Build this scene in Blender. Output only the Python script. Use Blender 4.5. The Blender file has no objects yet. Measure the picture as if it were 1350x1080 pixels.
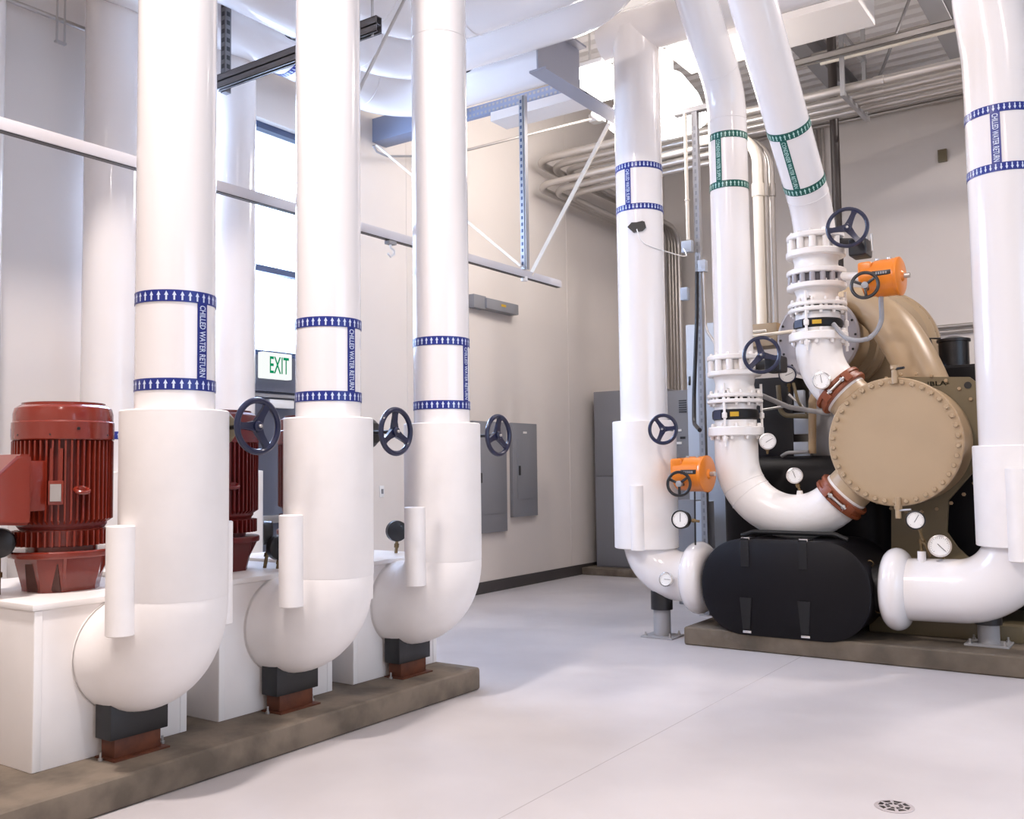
import bpy, bmesh, math, random
from mathutils import Vector as V, Matrix
random.seed(4)
C = bpy.context.scene.collection
PI = math.pi

# ------------------------------------------------------------------ camera
F, YAW, PIT, ROL, HC = 1257.06, .602728, .0607209, -.0132896, 1.5
cy, sy, cp, sp = math.cos(YAW), math.sin(YAW), math.cos(PIT), math.sin(PIT)
FW = V((-sy*cp, cy*cp, sp)); R0 = V((cy, sy, 0)); U0 = R0.cross(FW)
RT = math.cos(ROL)*R0 + math.sin(ROL)*U0
UP = -math.sin(ROL)*R0 + math.cos(ROL)*U0
CAM = V((0, 0, HC))
cd = bpy.data.cameras.new('camera'); cam = bpy.data.objects.new('camera', cd); C.objects.link(cam)
cam.matrix_world = Matrix(((RT.x, UP.x, -FW.x, CAM.x), (RT.y, UP.y, -FW.y, CAM.y), (RT.z, UP.z, -FW.z, CAM.z), (0, 0, 0, 1)))
cd.sensor_width = 36; cd.lens = 36*F/1350; cd.clip_start = .05; cd.clip_end = 200
bpy.context.scene.camera = cam

def at(px, py, x=None, y=None, z=None):
    """the point of a real plane (x=, y= or z= constant) seen at a pixel of the 1350x1080 photograph"""
    d = (px-675)/F*RT - (py-540)/F*UP + FW
    if x is not None: t = (x-CAM.x)/d.x
    elif y is not None: t = (y-CAM.y)/d.y
    else: t = (z-CAM.z)/d.z
    return CAM + t*d

# ------------------------------------------------------------------ materials
MATS = {}
def mat(name, col, rough=.5, metal=0., coat=0., bump=0., bscale=40., var=0., vscale=6., spec=.5, col2=None, stretch=None):
    if name in MATS: return MATS[name]
    m = bpy.data.materials.new(name); m.use_nodes = True
    nt = m.node_tree; b = nt.nodes['Principled BSDF']
    b.inputs['Base Color'].default_value = (*col, 1)
    b.inputs['Roughness'].default_value = rough
    b.inputs['Metallic'].default_value = metal
    b.inputs['Coat Weight'].default_value = coat
    b.inputs['Coat Roughness'].default_value = .08
    b.inputs['Specular IOR Level'].default_value = spec
    if var or bump:
        tc = nt.nodes.new('ShaderNodeTexCoord'); out = tc.outputs['Object']
        if stretch:
            mp = nt.nodes.new('ShaderNodeMapping'); mp.inputs['Scale'].default_value = stretch
            nt.links.new(out, mp.inputs['Vector']); out = mp.outputs['Vector']
    if var:
        n = nt.nodes.new('ShaderNodeTexNoise'); n.inputs['Scale'].default_value = vscale; n.inputs['Detail'].default_value = 6
        nt.links.new(out, n.inputs['Vector'])
        r = nt.nodes.new('ShaderNodeValToRGB')
        c2 = col2 or tuple(max(0, c*(1-var)) for c in col)
        r.color_ramp.elements[0].color = (*c2, 1); r.color_ramp.elements[1].color = (*col, 1)
        r.color_ramp.elements[0].position = .35; r.color_ramp.elements[1].position = .62
        nt.links.new(n.outputs['Fac'], r.inputs['Fac']); nt.links.new(r.outputs['Color'], b.inputs['Base Color'])
    if bump:
        n2 = nt.nodes.new('ShaderNodeTexNoise'); n2.inputs['Scale'].default_value = bscale; n2.inputs['Detail'].default_value = 4
        nt.links.new(out, n2.inputs['Vector'])
        bp = nt.nodes.new('ShaderNodeBump'); bp.inputs['Strength'].default_value = bump; bp.inputs['Distance'].default_value = .01
        nt.links.new(n2.outputs['Fac'], bp.inputs['Height']); nt.links.new(bp.outputs['Normal'], b.inputs['Normal'])
    MATS[name] = m; return m
def emat(name, col, s):
    m = bpy.data.materials.new(name); m.use_nodes = True
    nt = m.node_tree; nt.nodes.clear()
    o = nt.nodes.new('ShaderNodeOutputMaterial'); e = nt.nodes.new('ShaderNodeEmission')
    e.inputs['Color'].default_value = (*col, 1); e.inputs['Strength'].default_value = s
    nt.links.new(e.outputs[0], o.inputs[0]); MATS[name] = m; return m

gloss = mat('glossy white pipe jacketing', (.82, .795, .79), .16, coat=.4)
matte = mat('painted white canvas jacket', (.89, .86, .84), .48, bump=.08, bscale=14, var=.04, vscale=5)
boxw = mat('white board', (.86, .83, .81), .4, var=.04, vscale=4)
lidw = mat('white lid', (.88, .86, .84), .35)
valvew = mat('thick white valve paint', (.85, .82, .79), .3, bump=.12, bscale=30)
blue = mat('blue marking tape', (.008, .022, .21), .35)
green = mat('green marking tape', (.0, .09, .07), .35)
ink = mat('white printed ink', (.62, .7, .86), .4)
inkg = mat('pale green ink', (.45, .68, .62), .4)
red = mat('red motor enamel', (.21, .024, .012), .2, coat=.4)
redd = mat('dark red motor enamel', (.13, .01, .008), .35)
orange = mat('orange actuator enamel', (.72, .2, .012), .3, coat=.2)
wheelblue = mat('navy handwheel enamel', (.007, .011, .042), .3, coat=.2)
black = mat('black insulation foam', (.005, .0045, .006), .5, bump=.05, bscale=25, spec=.18)
blackp = mat('black plastic', (.012, .012, .014), .35)
rubber = mat('black rubber', (.009, .009, .01), .5, spec=.3)
yellow = mat('yellow tag', (.6, .36, .02), .5)
tan = mat('tan chiller enamel', (.42, .305, .185), .38, var=.05, vscale=3)
tand = mat('olive tan steel', (.17, .135, .075), .45)
coupl = mat('orange brown coupling', (.22, .052, .015), .45)
steel = mat('galvanised steel', (.55, .54, .53), .35, metal=.85)
steelp = mat('grey painted steel', (.3, .3, .31), .45)
strutm = mat('zinc strut channel', (.4, .4, .41), .4, metal=.7)
conduitm = mat('bare steel conduit', (.5, .47, .44), .34, metal=.7)
chrome = mat('chrome', (.75, .75, .75), .15, metal=1)
brass = mat('tarnished brass', (.2, .14, .07), .4, metal=.8)
grayc = mat('grey cabinet enamel', (.2, .2, .215), .45)
grayp = mat('grey panel enamel', (.235, .24, .26), .45)
bluegray = mat('blue grey cabinet enamel', (.42, .46, .52), .4)
whitep = mat('white plastic', (.8, .8, .8), .4)
dialm = mat('white dial face', (.82, .81, .79), .4)
beamm = mat('grey beam paint', (.3, .3, .34), .5)
bluebeam = mat('grey beam with daylight blue', (.24, .29, .42), .5)  # blue cast of the window daylight is put into this beam colour
rust = mat('rusty red oxide steel', (.13, .035, .012), .6, var=.4, vscale=14)
doorm = mat('dark grey door paint', (.12, .13, .17), .4)
framem = mat('dark blue window frame', (.035, .06, .13), .4)
conc = mat('grey brown concrete', (.2, .16, .12), .8, bump=.3, bscale=18, var=.45, vscale=5)
wallm = mat('cream painted wall', (.72, .67, .63), .55, var=.03, vscale=1.2)
wallg = mat('pale grey painted wall', (.74, .71, .71), .55)
basem = mat('dark grey vinyl base', (.055, .05, .05), .45)
ceilm = mat('grey metal deck', (.8, .77, .76), .5)
greenink = None
blackink = mat('black ink', (.01, .01, .01), .5)
pvc = mat('cream conduit', (.78, .72, .62), .35)

# epoxy floor: pale grey, faint cloudiness, a few scuffs
floorm = mat('pale epoxy floor', (.6, .575, .6), .3)
nt = floorm.node_tree; b = nt.nodes['Principled BSDF']; tc = nt.nodes.new('ShaderNodeTexCoord')
n1 = nt.nodes.new('ShaderNodeTexNoise'); n1.inputs['Scale'].default_value = .9; n1.inputs['Detail'].default_value = 5
n2 = nt.nodes.new('ShaderNodeTexNoise'); n2.inputs['Scale'].default_value = 9; n2.inputs['Detail'].default_value = 8; n2.inputs['Roughness'].default_value = .7
nt.links.new(tc.outputs['Object'], n1.inputs['Vector']); nt.links.new(tc.outputs['Object'], n2.inputs['Vector'])
r1 = nt.nodes.new('ShaderNodeValToRGB'); r1.color_ramp.elements[0].color = (.5, .475, .485, 1); r1.color_ramp.elements[1].color = (.58, .553, .56, 1)
r1.color_ramp.elements[0].position = .35; r1.color_ramp.elements[1].position = .65
r2 = nt.nodes.new('ShaderNodeValToRGB'); r2.color_ramp.elements[0].color = (.55, .52, .5, 1); r2.color_ramp.elements[1].color = (1, 1, 1, 1)
r2.color_ramp.elements[0].position = .24; r2.color_ramp.elements[1].position = .3
mx = nt.nodes.new('ShaderNodeMixRGB'); mx.blend_type = 'MULTIPLY'; mx.inputs[0].default_value = 1
nt.links.new(n1.outputs['Fac'], r1.inputs['Fac']); nt.links.new(n2.outputs['Fac'], r2.inputs['Fac'])
nt.links.new(r1.outputs['Color'], mx.inputs[1]); nt.links.new(r2.outputs['Color'], mx.inputs[2])
nt.links.new(mx.outputs['Color'], b.inputs['Base Color'])
n3 = nt.nodes.new('ShaderNodeTexNoise'); n3.inputs['Scale'].default_value = 3; n3.inputs['Detail'].default_value = 5
mr = nt.nodes.new('ShaderNodeMapRange'); mr.inputs[3].default_value = .22; mr.inputs[4].default_value = .45
nt.links.new(tc.outputs['Object'], n3.inputs['Vector']); nt.links.new(n3.outputs['Fac'], mr.inputs[0]); nt.links.new(mr.outputs[0], b.inputs['Roughness'])

# ------------------------------------------------------------------ mesh helpers
def B(): return bmesh.new()
def frame(n):
    n = V(n).normalized()
    u = V((0, 0, 1)) if abs(n.z) < .95 else V((0, 1, 0))
    e1 = u.cross(n).normalized(); e2 = n.cross(e1)
    return n, e1, e2
def box(bm, lo, hi, bev=0., seg=2, M=None):
    lo, hi = V(lo), V(hi)
    c = (lo+hi)/2; s = hi-lo
    r = bmesh.ops.create_cube(bm, size=1)
    vs = r['verts']
    for v in vs: v.co = V((v.co.x*s.x, v.co.y*s.y, v.co.z*s.z)) + c
    if bev:
        es = list({e for v in vs for e in v.link_edges})
        rb = bmesh.ops.bevel(bm, geom=es, offset=bev, segments=seg, profile=.6, affect='EDGES')
        vs = list({v for f in rb['faces'] for v in f.verts} | {v for v in vs if v.is_valid})
    if M is not None:
        for v in vs: v.co = M @ v.co
    return bm
def bar(bm, p0, p1, w, h, up=(0, 0, 1), bev=0.):
    """rectangular bar from p0 to p1, w across and h along up"""
    p0, p1 = V(p0), V(p1); d = p1-p0; L = d.length; d.normalize()
    s = d.cross(V(up))
    if s.length < 1e-4: s = d.cross(V((1, 0, 0)))
    s.normalize(); u = s.cross(d)
    M = Matrix(((d.x, s.x, u.x, p0.x), (d.y, s.y, u.y, p0.y), (d.z, s.z, u.z, p0.z), (0, 0, 0, 1)))
    return box(bm, (0, -w/2, -h/2), (L, w/2, h/2), bev, 2, M)
def ringloft(bm, rings, cap0=True, cap1=True):
    vr = [[bm.verts.new(p) for p in r] for r in rings]
    n = len(vr[0])
    for a, c in zip(vr[:-1], vr[1:]):
        for i in range(n): bm.faces.new((a[i], a[(i+1) % n], c[(i+1) % n], c[i]))
    if cap0: bm.faces.new(list(reversed(vr[0])))
    if cap1: bm.faces.new(vr[-1])
    return bm
def lathe(bm, prof, org, axis, seg=32, cap0=True, cap1=True):
    """prof: (radius, height along axis) pairs"""
    n, e1, e2 = frame(axis); org = V(org)
    rings = []
    for r, h in prof:
        r = max(r, 1e-4)
        rings.append([org + n*h + (e1*math.cos(a)+e2*math.sin(a))*r for a in (2*PI*i/seg for i in range(seg))])
    return ringloft(bm, rings, cap0, cap1)
def cyl(bm, p0, p1, r, r1=None, seg=24, bev=0.):
    p0, p1 = V(p0), V(p1); L = (p1-p0).length; r1 = r if r1 is None else r1
    pr = [(r, 0), (r1, L)] if not bev else [(r-bev, 0), (r, bev), (r1, L-bev), (r1-bev, L)]
    return lathe(bm, pr, p0, p1-p0, seg)
def fillet(pts, R, n=10):
    pts = [V(p) for p in pts]; out = [pts[0]]
    Rs = R if isinstance(R, (list, tuple)) else [R]*len(pts)
    for i in range(1, len(pts)-1):
        a, p, c = pts[i-1], pts[i], pts[i+1]
        d0 = (a-p).normalized(); d1 = (c-p).normalized()
        ang = d0.angle(d1)
        if ang > PI-.02: out.append(p); continue
        r = Rs[i]; t = r/math.tan(ang/2)
        cen = p + (d0+d1).normalized()*(r/math.sin(ang/2))
        s0 = p+d0*t-cen; s1 = p+d1*t-cen
        tot = s0.angle(s1); ax = s0.cross(s1).normalized()
        for k in range(n+1):
            out.append(cen + Matrix.Rotation(tot*k/n, 3, ax) @ s0)
    out.append(pts[-1]); return out
def tube(bm, pts, r, seg=24, caps=True):
    pts = [V(p) for p in pts]
    q = [pts[0]]
    for p in pts[1:]:
        if (p-q[-1]).length > 1e-5: q.append(p)
    pts = q; rs = r if isinstance(r, (list, tuple)) else [r]*len(pts)
    T = []
    for i in range(len(pts)):
        a = pts[max(0, i-1)]; c = pts[min(len(pts)-1, i+1)]
        T.append((c-a).normalized())
    n, e1, e2 = frame(T[0]); rings = []
    for i, p in enumerate(pts):
        if i:
            q = T[i-1].rotation_difference(T[i]); e1 = q @ e1
        e1 = (e1 - T[i]*e1.dot(T[i])).normalized(); e2 = T[i].cross(e1)
        rings.append([p+(e1*math.cos(a)+e2*math.sin(a))*rs[i] for a in (2*PI*k/seg for k in range(seg))])
    return ringloft(bm, rings, caps, caps)
def torus(bm, c, axis, Rm, r, seg=40, sec=10, sx=1.):
    n, e1, e2 = frame(axis); c = V(c); vs = []
    for i in range(seg):
        a = 2*PI*i/seg; d = e1*math.cos(a)+e2*math.sin(a)
        vs.append([bm.verts.new(c+d*(Rm+r*math.cos(t))+n*(r*sx*math.sin(t))) for t in (2*PI*k/sec for k in range(sec))])
    for i in range(seg):
        for k in range(sec):
            bm.faces.new((vs[i][k], vs[(i+1) % seg][k], vs[(i+1) % seg][(k+1) % sec], vs[i][(k+1) % sec]))
    return bm
def prism(bm, poly, ext):
    """poly: 3D outline, ext: extrusion vector"""
    ext = V(ext)
    return ringloft(bm, [[V(p) for p in poly], [V(p)+ext for p in poly]])
def obj(name, bm, m, parent=None, sm=35, label=None):
    bmesh.ops.recalc_face_normals(bm, faces=bm.faces)
    if parent is not None:
        o0 = parent['_o'] if '_o' in parent else None
        if o0 is not None: bmesh.ops.translate(bm, verts=bm.verts, vec=-V(o0))
    me = bpy.data.meshes.new(name); bm.to_mesh(me); bm.free()
    for m_ in (m if isinstance(m, (list, tuple)) else [m]): me.materials.append(m_)
    if sm:
        me.polygons.foreach_set('use_smooth', [True]*len(me.polygons))
        me.set_sharp_from_angle(angle=math.radians(sm))
    o = bpy.data.objects.new(name, me); C.objects.link(o)
    if parent is not None:
        o.parent = parent
        if '_o' in parent: o['_o'] = list(parent['_o'])
    if label: o['label'] = label
    return o
def thing(name, label, cat, loc, group=None):
    o = bpy.data.objects.new(name, None); C.objects.link(o); o.empty_display_size = .1
    o.location = loc; o['_o'] = list(V(loc)); o['label'] = label; o['category'] = cat
    if group: o['group'] = group
    return o
def solo(name, bm, m, label, cat, group=None, sm=35):
    """a thing that is one mesh: origin put at the middle of its base"""
    xs = [v.co for v in bm.verts]
    o0 = V(((min(v.x for v in xs)+max(v.x for v in xs))/2, (min(v.y for v in xs)+max(v.y for v in xs))/2, min(v.z for v in xs)))
    bmesh.ops.translate(bm, verts=bm.verts, vec=-o0)
    o = obj(name, bm, m, None, sm); o.location = o0; o['_o'] = list(o0)
    o['label'] = label; o['category'] = cat
    if group: o['group'] = group
    return o
def struct(name, bm, m, parent=None, sm=0):
    o = obj(name, bm, m, parent, sm)
    if parent is None: o['kind'] = 'structure'
    return o
def copy_tree(o, parent=None, loc=None, label=None):
    c = o.copy(); C.objects.link(c); c.parent = parent
    if loc is not None: c.location = loc; c['_o'] = list(V(loc))
    if label: c['label'] = label
    for ch in list(o.children): copy_tree(ch, c)
    return c
_bolt = {}
def bolts(parent, cen, axis, Rr, n, m, br=.014, bh=.02, a0=0., name='bolt', both=False):
    """ring of hex bolts, one shared mesh, each its own child"""
    ax, e1, e2 = frame(axis); key = (round(br, 4), round(bh, 4), m.name)
    if key not in _bolt:
        bm = B(); lathe(bm, [(br, 0), (br, bh*.7), (br*.75, bh)], (0, 0, 0), (0, 0, 1), 6)
        me = bpy.data.meshes.new('bolt'); bm.to_mesh(me); bm.free(); me.materials.append(m); _bolt[key] = me
    org = V(parent['_o']); q = V((0, 0, 1)).rotation_difference(ax)
    for i in range(n):
        a = a0+2*PI*i/n
        o = bpy.data.objects.new(name, _bolt[key]); C.objects.link(o); o.parent = parent
        o.location = V(cen)+(e1*math.cos(a)+e2*math.sin(a))*Rr-org
        o.rotation_mode = 'QUATERNION'; o.rotation_quaternion = q
def textmesh(s, size, fit=None, height=None):
    """flat outline mesh of a word centred on the origin in x/y"""
    cu = bpy.data.curves.new('word', 'FONT'); cu.body = s; cu.size = size; cu.resolution_u = 2
    cu.align_x = 'CENTER'; cu.align_y = 'CENTER'; cu.offset = size*.012
    to = bpy.data.objects.new('word', cu); C.objects.link(to)
    bpy.context.view_layer.update()
    me = bpy.data.meshes.new_from_object(to.evaluated_get(bpy.context.evaluated_depsgraph_get()))
    bpy.data.objects.remove(to); bpy.data.curves.remove(cu)
    xs = [v.co.x for v in me.vertices]; ys = [v.co.y for v in me.vertices]
    cx, cyy = (min(xs)+max(xs))/2, (min(ys)+max(ys))/2
    kx = fit/(max(xs)-min(xs)) if fit else 1; ky = height/(max(ys)-min(ys)) if height else 1
    vs = [((v.co.x-cx)*kx, (v.co.y-cyy)*ky) for v in me.vertices]; fs = [tuple(p.vertices) for p in me.polygons]
    bpy.data.meshes.remove(me); return vs, fs
def addmap(bm, vs, fs, fn):
    bv = [bm.verts.new(fn(u, v)) for u, v in vs]
    for f in fs:
        try: bm.faces.new([bv[i] for i in f])
        except ValueError: pass
def flat_text(name, s, cen, right, up, fit, height, m, parent):
    vs, fs = textmesh(s, .1, fit, height); cen, right, up = V(cen), V(right), V(up)
    bm = B(); addmap(bm, vs, fs, lambda u, v: cen+right*u+up*v)
    bmesh.ops.solidify(bm, geom=bm.faces[:], thickness=.001)
    return obj(name, bm, m, parent, 0)

# ------------------------------------------------------------------ pipe markings
def markings(parent, org, axis, r, v_lo, v_hi, ang, col, inkm, word, bh=.055, ref=None, arrows_up=True, sw=.055):
    """two taped bands and an upright lettered strip wrapped round a pipe; ang in world degrees about the axis"""
    ax = V(axis).normalized(); org = V(org)
    e1 = V(ref) if ref else V((1, 0, 0)); e1 = (e1-ax*e1.dot(ax)).normalized(); e2 = ax.cross(e1)
    def P(a, v, rr): return org+ax*v+(e1*math.cos(a)+e2*math.sin(a))*rr
    for vc in (v_hi, v_lo):
        bm = B(); S = 64
        ringloft(bm, [[P(2*PI*i/S, vc+s, r+d) for i in range(S)] for s, d in ((-bh/2, .0005), (-bh/2, .003), (bh/2, .003), (bh/2, .0005))], False, False)
        band = obj('marking_band', bm, col, parent)
        bm = B(); n = int(2*PI*r/.034); h = bh*.38; w = .0095
        for k in range(n):
            a = 2*PI*(k+.5)/n
            pts = [(-w*.42, -h), (w*.42, -h), (w*.42, h*.05), (w, h*.05), (0, h), (-w, h*.05), (-w*.42, h*.05)]
            if not arrows_up: pts = [(u, -v) for u, v in pts][::-1]
            bm.faces.new([bm.verts.new(P(a+u/r, vc+v, r+.0042)) for u, v in pts])
        obj('flow_arrows', bm, inkm, band, 0)
    a0 = math.radians(ang); lo, hi = v_lo+bh/2, v_hi-bh/2
    bm = B(); K = 6
    rows = []
    for d in (.0005, .0028):
        rows.append([[P(a0+(-sw/2+sw*i/K)/r, lo+(hi-lo)*j, r+d) for i in range(K+1)] for j in (0, 1)])
    ringloft(bm, [rows[1][0]+rows[1][1][::-1], rows[0][0]+rows[0][1][::-1]])
    strip = obj('marking_strip', bm, col, parent, 30)
    vs, fs = textmesh(word, .1, (hi-lo)*.95, sw*.62)
    bm = B(); mid = (lo+hi)/2
    # letters read downwards, their tops towards the right of the strip
    addmap(bm, vs, fs, lambda u, v: P(a0+v/r, mid-u, r+.0042))
    obj('lettering', bm, inkm, strip, 0)

def facing(p):   # world angle (about +z, from +x) of the direction from p to the camera
    return math.degrees(math.atan2(CAM.y-p[1], CAM.x-p[0]))

# ------------------------------------------------------------------ small fittings
def handwheel_parts(parent, c, nrm, R, m, rot=90., stem=.2, spokes=3, rim=.0155, sub=None, stem_m=None):
    n, e1, e2 = frame(nrm); c = V(c)
    bm = B(); torus(bm, c, n, R, rim, 44, 10); obj('rim', bm, m, parent)
    for k in range(spokes):
        a = math.radians(rot+360/spokes*k); d = e1*math.cos(a)+e2*math.sin(a); s = n.cross(d)
        bm = B()
        ringloft(bm, [[c+d*q+s*w*sx+n*(t*sn-off) for sx, sn in ((-1, -1), (1, -1), (1, 1), (-1, 1))]
                      for q, w, t, off in ((R*.1, R*.2, .012, .012), (R*.45, R*.145, .01, .012), (R*.75, R*.13, .009, .006), (R*.98, R*.17, .009, 0))])
        obj('spoke', bm, m, parent, 50)
    bm = B(); lathe(bm, [(R*.2, -.035), (R*.22, -.02), (R*.2, .01), (R*.14, .016)], c, n, 20); obj('hub', bm, m, parent)
    bm = B(); lathe(bm, [(R*.08, 0), (R*.08, .024), (R*.05, .028)], c, n, 6); obj('nut', bm, steel, parent)
    if stem:
        bm = B(); cyl(bm, c-n*stem, c-n*.03, .011, seg=12); obj('stem', bm, stem_m or blackp, parent)
def handwheel(label, c, nrm, R, m, rot, stem, group=None, rim=.0155, name='handwheel', gear=None):
    t = thing(name, label, 'handwheel', V(c)-V(nrm).normalized()*stem, group)
    handwheel_parts(t, c, nrm, R, m, rot, stem, rim=rim)
    if gear:
        lo, hi, gm = gear
        bm = B(); box(bm, lo, hi, .02, 3); obj('gear_box', bm, gm, t)
    return t
def gauge(label, base, cen, nrm, R, rimm, group=None, needle=40., depth=.05, stemm=None):
    """dial gauge: base is where its stem screws in, cen the dial centre"""
    base, cen = V(base), V(cen); t = thing('pressure_gauge', label, 'gauge', base, group)
    n, e1, e2 = frame(nrm)
    bm = B(); lathe(bm, [(R*.75, -depth), (R*.97, -depth*.8), (R, -.004), (R, .006), (R*.86, .008), (R*.84, .001)], cen, n, 32); obj('case', bm, rimm, t)
    bm = B(); lathe(bm, [(R*.85, .0005), (R*.85, .003)], cen, n, 32); d = obj('dial', bm, dialm, t)
    bm = B()
    for k in range(21):
        a = math.radians(-45+270*k/20); dd = e1*math.cos(a)+e2*math.sin(a); ln = .14 if k % 5 == 0 else .08
        bar(bm, cen+dd*R*(.78-ln)+n*.0035, cen+dd*R*.78+n*.0035, R*.025, .001, n)
    obj('scale_marks', bm, blackink, d, 0)
    bm = B(); a = math.radians(needle); dd = e1*math.cos(a)+e2*math.sin(a)
    bar(bm, cen-dd*R*.25+n*.005, cen+dd*R*.65+n*.005, R*.05, .0015, n); obj('needle', bm, blackink, t, 0)
    edge = cen+(base-cen).normalized()*R*.85-n*depth*.5
    bm = B(); tube(bm, [base, edge], .011, 10); lathe(bm, [(.018, 0), (.018, .025)], base+(edge-base)*.45, edge-base, 6)
    obj('stem', bm, stemm or brass, t)
    return t
def flange(parent, cen, axis, r, t, m, nb=12, br=.016, bh=.022, ring=.86, a0=.1, name='flange', both=True):
    """bolted pipe flange centred at cen, thickness t along the axis"""
    ax = V(axis).normalized(); cen = V(cen)
    bm = B(); lathe(bm, [(r-.008, 0), (r, .008), (r, t-.008), (r-.008, t)], cen-ax*t/2, ax, 40)
    f = obj(name, bm, m, parent)
    if nb:
        bolts(f, cen+ax*t/2, ax, r*ring, nb, m, br, bh, a0)
        if both: bolts(f, cen-ax*t/2, -ax, r*ring, nb, m, br, bh, a0)
    return f

# ================================================================== THE SETTING
XW, YW, ZC = -6.82, 14.53, 7.1
XE, YS = 5.0, -5.0
bm = B(); box(bm, (XW-.3, YS-.3, -.2), (XE+.3, YW+.3, 0)); struct('floor', bm, floorm)
# left wall with the window and the door below it
WY0, WY1, WZ0, WZ1 = 4.35, 7.0, 2.56, 4.78
DY0, DY1, DZ1 = 4.75, 6.72, 2.3
bm = B()
box(bm, (XW-.3, YS-.3, 0), (XW, DY0, WZ0)); box(bm, (XW-.3, DY1, 0), (XW, YW+.3, WZ0)); box(bm, (XW-.3, DY0, DZ1), (XW, DY1, WZ0))
box(bm, (XW-.3, YS-.3, WZ0), (XW, WY0, WZ1)); box(bm, (XW-.3, WY1, WZ0), (XW, YW+.3, WZ1))
box(bm, (XW-.3, YS-.3, WZ1), (XW, YW+.3, ZC+.3))
struct('wall_left', bm, wallm)
bm = B(); box(bm, (XW-.3, YW, 0), (XE+.3, YW+.3, ZC+.3)); struct('wall_back', bm, wallm)
# right wall with an opening added to let in blue daylight, front wall behind the camera
RY0, RY1, RZ0, RZ1 = 1.0, 7.0, .6, 4.6
bm = B()
box(bm, (XE, YS-.3, 0), (XE+.3, RY0, ZC+.3)); box(bm, (XE, RY1, 0), (XE+.3, YW+.3, ZC+.3))
box(bm, (XE, RY0, 0), (XE+.3, RY1, RZ0)); box(bm, (XE, RY0, RZ1), (XE+.3, RY1, ZC+.3))
struct('wall_right', bm, wallm)
bm = B(); box(bm, (XW-.3, YS-.3, 0), (XE+.3, YS, ZC+.3)); struct('wall_front', bm, wallm)
# ribbed metal deck ceiling, flutes along x
bm = B()
ys = []; y = YS-.3; k = 0
prof = []
while y < YW+.3:
    prof += [(y, ZC), (y+.1, ZC), (y+.13, ZC+.05), (y+.22, ZC+.05), (y+.25, ZC)]; y += .25
prof.append((y, ZC))
p2 = [(prof[0][0], ZC+.25)]+prof+[(prof[-1][0], ZC+.25)]
prism(bm, [(XW-.3, a, c) for a, c in p2], (XE-XW+.6, 0, 0)); struct('ceiling', bm, ceilm)
bm = B()
box(bm, (XW, DY1+.05, 0), (XW+.012, YW, .14), .004); struct('baseboard_left', bm, basem)
bm = B(); box(bm, (XW, YW-.012, 0), (XE, YW, .14)); struct('baseboard_back', bm, basem)
# vertical joints of the wall panels, upper left wall band
bm = B()
for yy in (7.9, 11.3): box(bm, (XW-.001, yy, .15), (XW+.004, yy+.03, ZC))
struct('trim_1', bm, wallm)

j0 = at(663, 1077, z=0)
bm = B(); box(bm, (j0.x-.003, -4, -.0005), (j0.x+.003, 11, .0006)); struct('trim_3', bm, mat('floor joint', (.42, .39, .39), .6))
# window: dark frame with two transoms and panes
wr = thing('window_1', 'tall bright window above the dark door in the left wall', 'window', (XW, (WY0+WY1)/2, WZ0)); wr['kind'] = 'structure'
bm = B()
for z in (WZ0, WZ1-.06, 3.36): box(bm, (XW-.16, WY0, z), (XW-.08, WY1, z+.06))
for yv in (WY0, WY1-.05): box(bm, (XW-.16, yv, WZ0), (XW-.08, yv+.05, WZ1))
obj('window_frame', bm, framem, wr, 0)
glass = mat('clear glass', (1, 1, 1), 0.)
gb = glass.node_tree.nodes['Principled BSDF']; gb.inputs['Transmission Weight'].default_value = 1; gb.inputs['IOR'].default_value = 1.0
bm = B(); box(bm, (XW-.125, WY0+.05, WZ0+.06), (XW-.119, WY1-.05, WZ1-.06)); obj('pane', bm, glass, wr, 0)
# door with closer
dr = thing('door_1', 'dark grey steel door under the window', 'door', (XW, (DY0+DY1)/2, 0)); dr['kind'] = 'structure'
bm = B()
box(bm, (XW-.2, DY0, 0), (XW+.012, DY0+.06, DZ1)); box(bm, (XW-.2, DY1-.06, 0), (XW+.012, DY1, DZ1)); box(bm, (XW-.2, DY0, DZ1-.07), (XW+.012, DY1, DZ1))
obj('door_frame', bm, doorm, dr, 0)
bm = B(); box(bm, (XW-.1, DY0+.06, .01), (XW-.05, DY1-.06, DZ1-.07)); leaf = obj('door_leaf', bm, doorm, dr, 0)
bm = B(); box(bm, (XW-.05, 5.95, 2.08), (XW+.02, 6.25, 2.16), .01); obj('door_closer', bm, whitep, dr)
bm = B(); bar(bm, (XW+.0, 5.62, 2.19), (XW+.03, 6.3, 2.19), .02, .03); obj('closer_arm', bm, strutm, dr)
bm = B(); box(bm, (XW-.05, 5.3, 1.02), (XW+.03, 6.4, 1.09), .01); obj('push_bar', bm, steel, dr)
# dark lintel band over the door
bm = B(); box(bm, (XW-.02, DY0-.1, DZ1), (XW+.006, DY1+.1, WZ0)); struct('trim_2', bm, doorm)

# unseen right wall window, added for its daylight
w2 = thing('added_window', 'unseen wide window added in the right wall for blue daylight', 'window', (XE, 4, RZ0)); w2['kind'] = 'structure'
bm = B()
for z in (RZ0, RZ1-.08, 2.6): box(bm, (XE+.1, RY0, z), (XE+.18, RY1, z+.08))
for yv in (RY0, RY1-.08, 3.0, 5.0): box(bm, (XE+.1, yv, RZ0), (XE+.18, yv+.08, RZ1))
obj('window_frame', bm, framem, w2, 0)

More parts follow.
